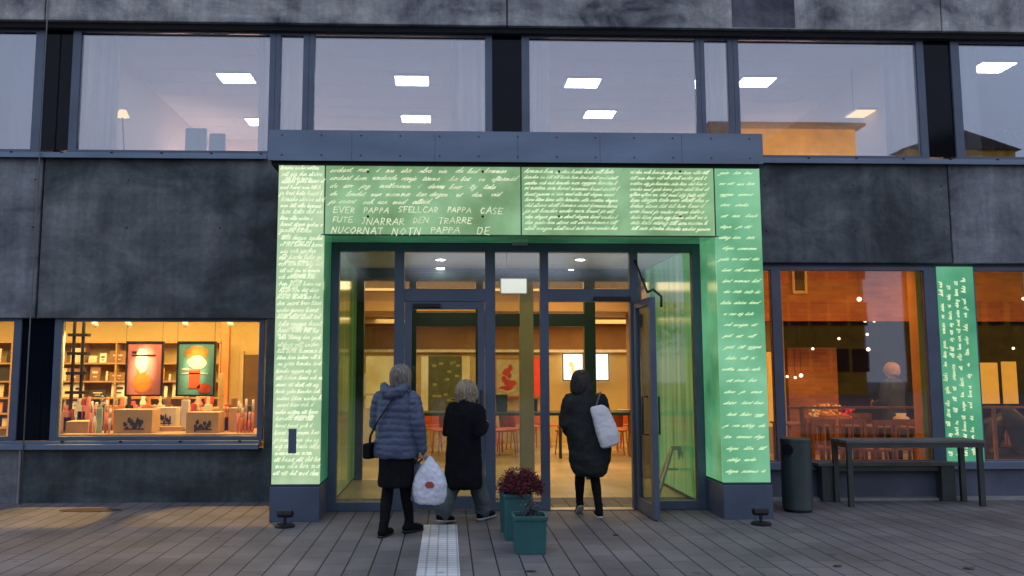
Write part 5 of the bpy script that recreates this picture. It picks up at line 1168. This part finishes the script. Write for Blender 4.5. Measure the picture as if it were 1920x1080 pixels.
def hairmat(name, c1, c2):
    m = mat(name, c1, .55, var=.0, scale=8)
    r = [n for n in m.node_tree.nodes if n.type == 'VALTORGB'][0]; r.color_ramp.elements[0].color = (*c1, 1); r.color_ramp.elements[1].color = (*c2, 1)
    mp = [n for n in m.node_tree.nodes if n.type == 'MAPPING'][0]; mp.inputs[3].default_value = (9, 9, .8); return m
def strands(t, c, rr_, zend, m_, n, wave, seed, thick=.0045, face=.75, flare=1.0):
    """hair: a skull cap plus hundreds of separate locks falling from the crown over the head"""
    r = random.Random(seed); cx, cy, cz = c; m = MB(); rx_, ry_, rz_ = rr_
    m.rings([(cx, cy - .012, cz - rz_ * .75, rx_ * .62, ry_ * .55), (cx, cy - .012, cz - rz_ * .3, rx_ * .9, ry_ * .86)] + [(cx, cy - .008, cz + rz_ * math.sin(a_) * .97, rx_ * math.cos(a_) * .95, ry_ * math.cos(a_) * .95) for a_ in (0, .35, .7, 1.05, 1.3, 1.5)], 22)
    for k in range(n):
        ph = r.uniform(0, 6.2832)
        if math.sin(ph) > face: continue
        a0 = r.uniform(.5, 1.5); pts = []; w1 = r.uniform(0, 6.28); L_ = zend + r.uniform(-.03, .035) + (.04 if math.sin(ph) > 0 else 0); q_ = 1 + r.uniform(-.02, .07)
        for j in range(5):
            a_ = a0 * (1 - j / 4); p = ph + wave * 6 * math.sin(w1 + j) * .25
            pts.append(Vector((cx + rx_ * q_ * math.cos(a_) * math.cos(p), cy + ry_ * q_ * math.cos(a_) * math.sin(p), cz + rz_ * q_ * math.sin(a_))))
        e = pts[-1]; nn = 5
        for j in range(1, nn + 1):
            f_ = j / nn; z = e.z + (L_ - e.z) * f_; k2 = 1 - .16 * f_ * flare; pts.append(Vector((cx + (e.x - cx) * k2 + wave * math.sin(w1 + f_ * 7) * .8, cy + (e.y - cy) * k2 + wave * math.cos(w1 + f_ * 6) * .8, z)))
        m.tube(pts, [thick * .5] + [thick] * (len(pts) - 3) + [thick * .8, thick * .15], 5)
    return m.build('hair', m_, t, smooth=True, local=True)
# --- woman 1: blue puffer jacket, plastic bag
g1 = Vector((-.50, 8.05, 0)); rz1 = rad(-24)
M1 = Matrix.Translation(g1) @ Matrix.Rotation(rz1, 4, 'Z')
J = dict(head=(.03, .03, 1.525), neck=(.0, .0, 1.40), hip=(0, 0, .86),
  armL=((-.17, 0, 1.32), (-.235, .02, 1.06), (-.17, .17, .93)), armR=((.17, 0, 1.32), (.235, -.02, 1.06), (.262, .02, .84)), hdR=(.02, .04, -1), hsR=(0, 1, 0), curlR=1.15, hdL=(.6, .7, -.2),
  legL=((-.075, 0, .82), (-.085, .0, .47), (-.08, -.09, .09)), legR=((.075, 0, .82), (.07, .06, .47), (.065, .17, .10)), footL=(-.05, 1, -.02), footR=(.25, 1, -.03))
W1 = person('woman in a grey blue puffer jacket and black skirt, carrying bags toward the door', g1, rz1, J)
PUFF = mat('puffer_blue', (.068, .095, .165), .42, 0, .1, 8, bump=.25, bscale=30)
m = MB(); m.rings([(0, 0, .74, .215, .165), (0, 0, .80, .228, .175), (0, 0, .95, .215, .165), (0, 0, 1.1, .205, .155), (0, 0, 1.24, .205, .15), (0, 0, 1.33, .185, .135), (0, 0, 1.39, .12, .11), (0, .01, 1.43, .085, .085)], 26)
for S_ in 'LR': a_, b_, c_ = [Vector(q) for q in J['arm' + S_]]; m.capsule([a_ + Vector((0, 0, -.02)), (a_ + b_) / 2, b_, (b_ + c_) / 2, c_ + (c_ - b_) * .05], [.085, .082, .074, .066, .054], 14)
m.capsule([(-.10, -.07, 1.42), (-.05, -.12, 1.37), (.02, -.13, 1.355), (.09, -.11, 1.38), (.12, -.05, 1.42)], [.045, .06, .065, .055, .04], 12)
def puff(c):
    w_ = .5 - .5 * math.cos(2 * math.pi * (c.z + .02 * N(c, 6, 2)) / .062); return .0055 * (w_ ** .5) + .010 * N(c, 8, 4) + .004 * N(c, 30, 5)
skin(m, .0085, 'jacket', PUFF, W1, puff, 1)
BLK = mat('black_cloth', (.008, .008, .011), .85, 0, .3, 10, spec=.15); BLK2 = mat('black_tights', (.010, .008, .011), .8, spec=.15)
m = MB(); m.rings([(0, .0, .46, .175, .15), (0, .0, .49, .185, .155), (0, 0, .65, .178, .14), (0, 0, .84, .17, .13)], 24); skin(m, .012, 'skirt', BLK, W1, wrinkle(.012, .003, 3), 1)
m = MB()
for S_ in 'LR': a_, b_, c_ = [Vector(q) for q in J['leg' + S_]]; m.capsule([a_, (a_ + b_) / 2, b_, b_ * .6 + c_ * .4, c_], [.092, .078, .059, .058, .043], 14)
skin(m, .01, 'leggings', BLK2, W1, wrinkle(.004, .002, 5), 1)
shoes(W1, J, BLK)
strands(W1, (.03, .02, 1.535), (.096, .112, .105), 1.385, hairmat('hair_ash', (.085, .065, .055), (.36, .32, .28)), 560, .006, 2)
# crossbody strap + bag
def W(M, p): return M @ Vector(p)
cb = thing('crossbody_bag', W(M1, (-.24, -.02, .80)), 'small black crossbody bag on the left hip of the woman in blue', 'bag')
m = MB(); pts = [(.10, -.115, 1.42), (.06, -.165, 1.34), (-.02, -.178, 1.22), (-.12, -.182, 1.08), (-.205, -.15, .95), (-.262, -.06, .86)]
m2 = MB(); pw = [W(M1, p) for p in pts]
for p, q in zip(pw, pw[1:]): m2.bar(p, q, .022, .008)
m2.build('strap', BLACK, cb)
m = MB(); q = W(M1, (-.262, -.03, .80)); m.obox(q, (.09, .20, .15), rz=rz1); m.build('pouch', BLK, cb, bevel=.02)
# bags in the right hand
hR = W(M1, (.266, .06, .76)); PLAS = mat('white_plastic', (.70, .73, .82), .3, 0, .10, 7, bump=.8, bscale=22, stretch=(1, 1, .35))
def bag(lab, c, hw, hh, th, m_, name, hold, seed, rz=0, logo=None, fn=1.):
    t = thing(name, c, lab, 'bag'); m = MB()
    zs = [(-1, .6), (-.93, .86), (-.6, 1), (-.15, 1), (.25, .84), (.5, .66), (.75, .42), (.92, .22), (1, .12)] if fn else [(-1, .9), (-.95, 1), (0, 1), (.9, .98), (1, .97)]
    m.rings([(c.x, c.y, c.z + hh * a_, hw * b_, th * (b_ ** .8)) for a_, b_ in zs], 28, 2.6); me = skin(m, .008, 'sack', m_, None, lambda q: .010 * fn * N((q.x * 14, q.y * 14, q.z * 5), 1, seed) + .006 * N(q, 28, seed) + .002, 1)
    for v in me.data.vertices: v.co -= Vector(c)
    me.parent = t; hd = MB()
    for e in (-1, 1): hd.tube([(c.x + e * hw * .12, c.y + e * .01, c.z + hh * .8), (c.x + e * hw * .25 + (hold.x - c.x) * .5, hold.y, (c.z + hh + hold.z) / 2), hold], [.012, .009, .009], 7)
    hd.build('handles', m_, t, smooth=True)
    if logo: l = MB(); blob(l, c.x + .0, c.z - hh * .12, .042, .032, c.y - th - .006, 16, .15, 3); l.build('logo', logo, t)
    return t
bc = P(806, 902, hR.y - .06); bag('full white plastic carrier bag with a small red mark, held by the woman in blue', Vector((bc.x, hR.y - .03, bc.z)), .165, .215, .10, PLAS, 'plastic_bag', hR, 4, logo=mat('logo_red', (.45, .07, .05), .5))
bc = P(781, 900, hR.y + .15); bag('grey paper bag held behind the white plastic bag', Vector((bc.x, hR.y + .12, bc.z)), .105, .20, .05, mat('grey_paper', (.22, .24, .32), .7, var=.1), 'paper_bag', hR + Vector((0, .01, 0)), 6, fn=.001)
# --- woman 2: long black coat, baggy trousers
g2 = Vector((.17, 8.72, 0)); rz2 = rad(-40); M2 = Matrix.Translation(g2) @ Matrix.Rotation(rz2, 4, 'Z')
J = dict(head=(.0, .06, 1.365), neck=(0, .03, 1.25), hip=(0, 0, .78),
  armL=((-.165, .03, 1.17), (-.22, .0, .93), (-.12, .2, .99)), armR=((.165, .03, 1.17), (.235, -.03, .94), (.13, .19, 1.0)), hdL=(.6, .7, .1), hdR=(-.6, .7, .1), hsL=(0, 0, 1), hsR=(0, 0, 1),
  legL=((-.07, 0, .72), (-.08, -.06, .42), (-.085, -.24, .12)), legR=((.07, 0, .72), (.08, .14, .42), (.08, .23, .10)), footL=(-.05, 1, -.12), footR=(.05, 1, .06))
W2 = person('short blonde woman in a long black coat and baggy grey trousers, striding to the door', g2, rz2, J, .93)
m = MB(); m.rings([(0, -.01, .35, .20, .18), (0, -.01, .38, .215, .195), (0, 0, .6, .205, .175), (0, 0, .8, .195, .16), (0, .01, 1.0, .19, .15), (0, .02, 1.12, .195, .145), (0, .03, 1.2, .165, .12), (0, .03, 1.25, .10, .10), (0, .03, 1.29, .085, .085)], 26)
for S_ in 'LR': a_, b_, c_ = [Vector(q) for q in J['arm' + S_]]; m.capsule([a_ + Vector((0, 0, -.01)), (a_ + b_) / 2, b_, (b_ + c_) / 2, c_], [.082, .078, .07, .062, .055], 14)
skin(m, .0095, 'coat', BLK, W2, wrinkle(.016, .004, 8), 1)
TR = mat('trousers_greygreen', (.085, .115, .115), .8, 0, .2, 6, bump=.2)
m = MB()
for S_ in 'LR': a_, b_, c_ = [Vector(q) for q in J['leg' + S_]]; m.capsule([a_, (a_ + b_) / 2, b_, b_ * .5 + c_ * .5, c_ + Vector((0, 0, .0))], [.10, .095, .092, .092, .088], 16)
skin(m, .01, 'trousers', TR, W2, wrinkle(.02, .006, 4), 1)
shoes(W2, J, BLK, .95, mat('sole_pale', (.4, .4, .42), .6))
strands(W2, (.0, .045, 1.37), (.105, .118, .112), 1.25, hairmat('hair_blonde', (.17, .12, .07), (.56, .46, .32)), 560, .020, 5, .0055)
# --- woman 3: dark coat, tote
g3 = Vector((1.545, 9.08, 0)); rz3 = rad(4)
J = dict(head=(-.05, .06, 1.47), neck=(-.03, .02, 1.35), hip=(0, 0, .84),
  armL=((-.19, 0, 1.26), (-.235, .02, 1.0), (-.15, .2, .88)), armR=((.16, 0, 1.26), (.22, .0, 1.0), (.18, .2, .92)), hdL=(.5, .8, -.2), hdR=(-.3, .9, -.1), hsL=(0, 0, 1), hsR=(0, 0, 1),
  legL=((-.075, 0, .8), (-.075, .05, .45), (-.065, .13, .12)), legR=((.075, 0, .8), (.085, .04, .45), (.10, -.08, .085)), footL=(.0, .75, -.6), footR=(.08, 1, .0))
W3 = person('woman in a long dark coat with a white tote bag stepping through the open door', g3, rz3, J, .98)
DC = mat('coat_dark_olive', (.026, .030, .029), .8, 0, .3, 6, spec=.2, bump=.2)
m = MB(); m.rings([(.02, 0, .42, .145, .13), (.02, 0, .46, .185, .16), (.03, 0, .62, .235, .19), (.02, 0, .82, .245, .185), (0, 0, 1.0, .225, .165), (0, 0, 1.15, .205, .15), (0, 0, 1.25, .185, .135), (-.02, .01, 1.32, .12, .11), (-.03, .02, 1.38, .095, .1)], 28)
for S_ in 'LR': a_, b_, c_ = [Vector(q) for q in J['arm' + S_]]; m.capsule([a_ + Vector((0, 0, -.01)), (a_ + b_) / 2, b_, (b_ + c_) / 2, c_], [.088, .083, .075, .065, .056], 14)
skin(m, .0095, 'coat', DC, W3, lambda c: .014 * N((c.x * 5, c.y * 5, c.z * 9), 1, 2) + .005 * N(c, 20, 3), 1)
strands(W3, (-.05, .045, 1.475), (.10, .115, .112), 1.325, hairmat('hair_black', (.008, .006, .006), (.05, .038, .035)), 620, .012, 9, .006, .8, -.5)
m = MB()
for S_ in 'LR': a_, b_, c_ = [Vector(q) for q in J['leg' + S_]]; m.capsule([a_, (a_ + b_) / 2, b_, b_ * .6 + c_ * .4, c_], [.088, .073, .056, .055, .042], 14)
skin(m, .01, 'trousers', BLK2, W3, wrinkle(.006, .003, 5), 1)
shoes(W3, J, BLK, .95, mat('sole_white', (.5, .48, .46), .6))
# tote: soft slab hanging behind the right elbow
c3 = P(1135, 799, 8.86); t = thing('tote_bag', c3, 'slouching white canvas tote bag on the shoulder of the woman in the dark coat', 'bag')
m = MB(); m.rings([(-.02, 0, -.225, .07, .05), (-.01, 0, -.205, .108, .07), (0, 0, -.1, .118, .075), (0, 0, .05, .112, .06), (-.01, 0, .17, .10, .045), (-.02, 0, .225, .075, .03), (-.02, 0, .235, .06, .02)], 26, 3.2)
k0 = MB(); k0.v = [Matrix.Rotation(rad(-17), 4, 'Y') @ v for v in m.v]; k0.f = m.f; k0.m = m.m
k0.v = [Vector((-v.x, v.y, v.z)) if False else v for v in k0.v]
TOTE = mat('tote_canvas', (.80, .80, .82), .8, 0, .08, 5, bump=.2)
o = skin(k0, .008, 'sack', TOTE, t, lambda c: .010 * N((c.x * 9, c.y * 9, c.z * 6), 1, 4) + .004 * N(c, 26, 5), 1)
st = MB(); a0 = Vector((c3.x - .10, c3.y + .01, c3.z + .20)); a1 = Vector((1.665, 8.97, 1.30)); a2 = Vector((1.70, 9.07, 1.345)); a3 = Vector((1.70, 9.2, 1.25))
for p, q in ((a0, a1), (a1, a2), (a2, a3)): st.bar(p, q, .018, .006)
st.build('strap', mat('strap_grey', (.12, .12, .13), .8), t)
# --- person in the cafe
g4 = Vector((P(1672, 690, 12.9).x, 12.9, 0))
J = dict(head=(0, .03, 1.60), neck=(0, 0, 1.45), hip=(0, 0, .9),
  armL=((-.18, 0, 1.36), (-.24, .03, 1.08), (-.16, .22, 1.05)), armR=((.18, 0, 1.36), (.24, .03, 1.08), (.16, .22, 1.05)), hdL=(.4, .9, 0), hdR=(-.4, .9, 0), hsL=(0, 0, 1), hsR=(0, 0, 1),
  legL=((-.08, 0, .86), (-.09, .02, .48), (-.09, 0, .1)), legR=((.08, 0, .86), (.09, .02, .48), (.09, 0, .1)), footL=(0, 1, 0), footR=(0, 1, 0))
W4 = person('blonde person in a dark blue coat standing inside the cafe', g4, rad(30), J)
m = MB(); m.rings([(0, 0, .55, .24, .19), (0, 0, .85, .225, .17), (0, 0, 1.1, .21, .15), (0, 0, 1.3, .20, .145), (0, 0, 1.39, .16, .12), (0, 0, 1.46, .09, .09)], 24)
for S_ in 'LR': a_, b_, c_ = [Vector(q) for q in J['arm' + S_]]; m.capsule([a_, (a_ + b_) / 2, b_, (b_ + c_) / 2, c_], [.085, .08, .072, .065, .056], 14)
skin(m, .011, 'coat', mat('coat_navy2', (.02, .03, .05), .8), W4, wrinkle(.012, .004, 1), 1)
m = MB()
for S_ in 'LR': a_, b_, c_ = [Vector(q) for q in J['leg' + S_]]; m.capsule([a_, b_, c_], [.1, .07, .05], 14)
skin(m, .012, 'trousers', BLK, W4, None, 1); shoes(W4, J, BLACK)
strands(W4, (0, .0, 1.60), (.098, .112, .112), 1.52, hairmat('hair_gold', (.22, .13, .045), (.50, .33, .13)), 420, .012, 7, .006)

# ------------------------------------------------------------------ what stands across the square (seen in the glass)
def mirr(px, py, Yv): q = P(px, py, Yv); return q.x, 20.4 - Yv, q.z
Yv = 52.; y_ = 20.4 - Yv
RB = brickmat('render_ochre', (.66, .33, .02), (.60, .29, .018), (.45, .28, .06), 1.2, .4, .02, 'XZ')
x0 = mirr(1385, 300, Yv)[0]; x1 = mirr(1606, 300, Yv)[0]; zt2 = mirr(1500, 242, Yv)[2]
ob = thing('ochre_building', ((x0 + x1) / 2, y_, 0), 'floodlit ochre building with a flat roof across the square', 'building')
MB().box(x0, x1, y_ - 12, y_, 0, zt2).build('wall', RB, ob); MB().box(x0 - 2.2, x1 + .3, y_ - 12.3, y_ + .8, zt2, zt2 + .22).build('roof', DBROWN, ob)
for i in range(6):
    for j in range(4):
        xx = x0 + (x1 - x0) * (i + .3) / 6; MB().box(xx, xx + 1.1, y_ + .001, y_ + .06, 1.5 + j * 3., 3.0 + j * 3.).build('window', DARKGLASS, ob)
for fx_ in (.25, .75):
    src = Vector((x0 + (x1 - x0) * fx_, y_ + 13, .5)); lamp('SPOT', 'facade_floodlight', src, 23000, (1, .64, .12), .6, rot=aim(src, (src.x, y_, 17)), spot=44, blend=.5)
x0 = mirr(1700, 300, 60)[0]; x1 = mirr(1905, 300, 60)[0]; zt2 = mirr(1720, 280, 60)[2]
ob = thing('gabled_house', ((x0 + x1) / 2, -39.6, 0), 'low gabled ochre house across the square', 'house'); MB().box(x0, x1, -41.2, -39.6, 0, zt2).build('wall', RB, ob)
m = MB(); xm_ = (x0 + x1) / 2; m.add([(x0 - .4, -39.4, zt2), (x1 + .4, -39.4, zt2), (xm_, -39.4, zt2 + 1.6), (x0 - .4, -41.4, zt2), (x1 + .4, -41.4, zt2), (xm_, -41.4, zt2 + 1.6)], [(0, 1, 2), (5, 4, 3), (0, 3, 4, 1), (1, 4, 5, 2), (2, 5, 3, 0)]); m.build('roof', DBROWN, ob)
for i in range(5): xx = x0 + (x1 - x0) * (i + .25) / 5; MB().box(xx, xx + 1.2, -39.599, -39.54, 5, 6.8).build('window', DARKGLASS, ob)
ob = thing('grey_reflection_block', (-18, -32, 0), 'dark grey block across the square, lengthened to darken the door reflections', 'building'); MB().box(-42, 12, -44, -32, 0, 7.).build('wall', CONC_LOW, ob); MB().box(-42.3, 12.3, -44.3, -31.7, 7., 7.4).build('roof', GAP, ob)  # unseen block stretched right as a dark mass for the door glass
for i in range(12):
    for j in range(2): xx = -41 + i * 3.15; MB().box(xx, xx + 1.5, -31.999, -31.93, 1.2 + j * 3.3, 2.9 + j * 3.3).build('window', DARKGLASS, ob)
BARK = mat('bark', (.06, .045, .035), .9, var=.3, scale=8, bump=.6); LEAF = mat('leaf_olive', (.07, .08, .03), .7, var=.4, scale=3)
def tree(x, y, h_, seed, lab, nl=4500):
    r = random.Random(seed); t = thing('tree', (x, y, 0), lab, 'tree', 'trees across the square'); m = MB(); m.tube([(x, y, 0), (x + .1, y, h_ * .3), (x, y + .1, h_ * .6), (x - .1, y, h_ * .9)], [.22, .17, .11, .03], 8); cl = []
    for k in range(16):
        a_ = r.uniform(0, 6.28); z0 = h_ * r.uniform(.3, .8); L_ = h_ * r.uniform(.15, .34); e = Vector((x + math.cos(a_) * L_, y + math.sin(a_) * L_, z0 + L_ * r.uniform(.3, .9))); m.tube([(x, y, z0), ((x + e.x) / 2, (y + e.y) / 2, (z0 + e.z) / 2 + .1), e], [.07, .045, .015], 6); cl += [e, (e + Vector((x, y, z0))) / 2]
    m.build('trunk', BARK, t); l = MB()
    for k in range(nl):
        c = r.choice(cl) + Vector((r.gauss(0, .7), r.gauss(0, .7), r.gauss(0, .6))); a_ = Vector((r.uniform(-1, 1), r.uniform(-1, 1), r.uniform(-1, 1))).normalized() * .13; b_ = a_.cross(Vector((r.uniform(-1, 1), r.uniform(-1, 1), r.uniform(-1, 1)))).normalized() * .09; l.quad(c - a_, c + b_, c + a_, c - b_)
    l.build('crown', LEAF, t)
for k, (x, y, h_, lab) in enumerate(((-13, -26, 9.5, 'leafy tree before the grey block, leftmost across the square'), (-4.5, -27, 10, 'leafy tree across the square opposite the left door'), (2.5, -28, 7, 'leafy tree across the square opposite the planters'), (10, -27, 8, 'leafy tree across the square opposite the open door'))): tree(x, y, h_, 20 + k, lab)
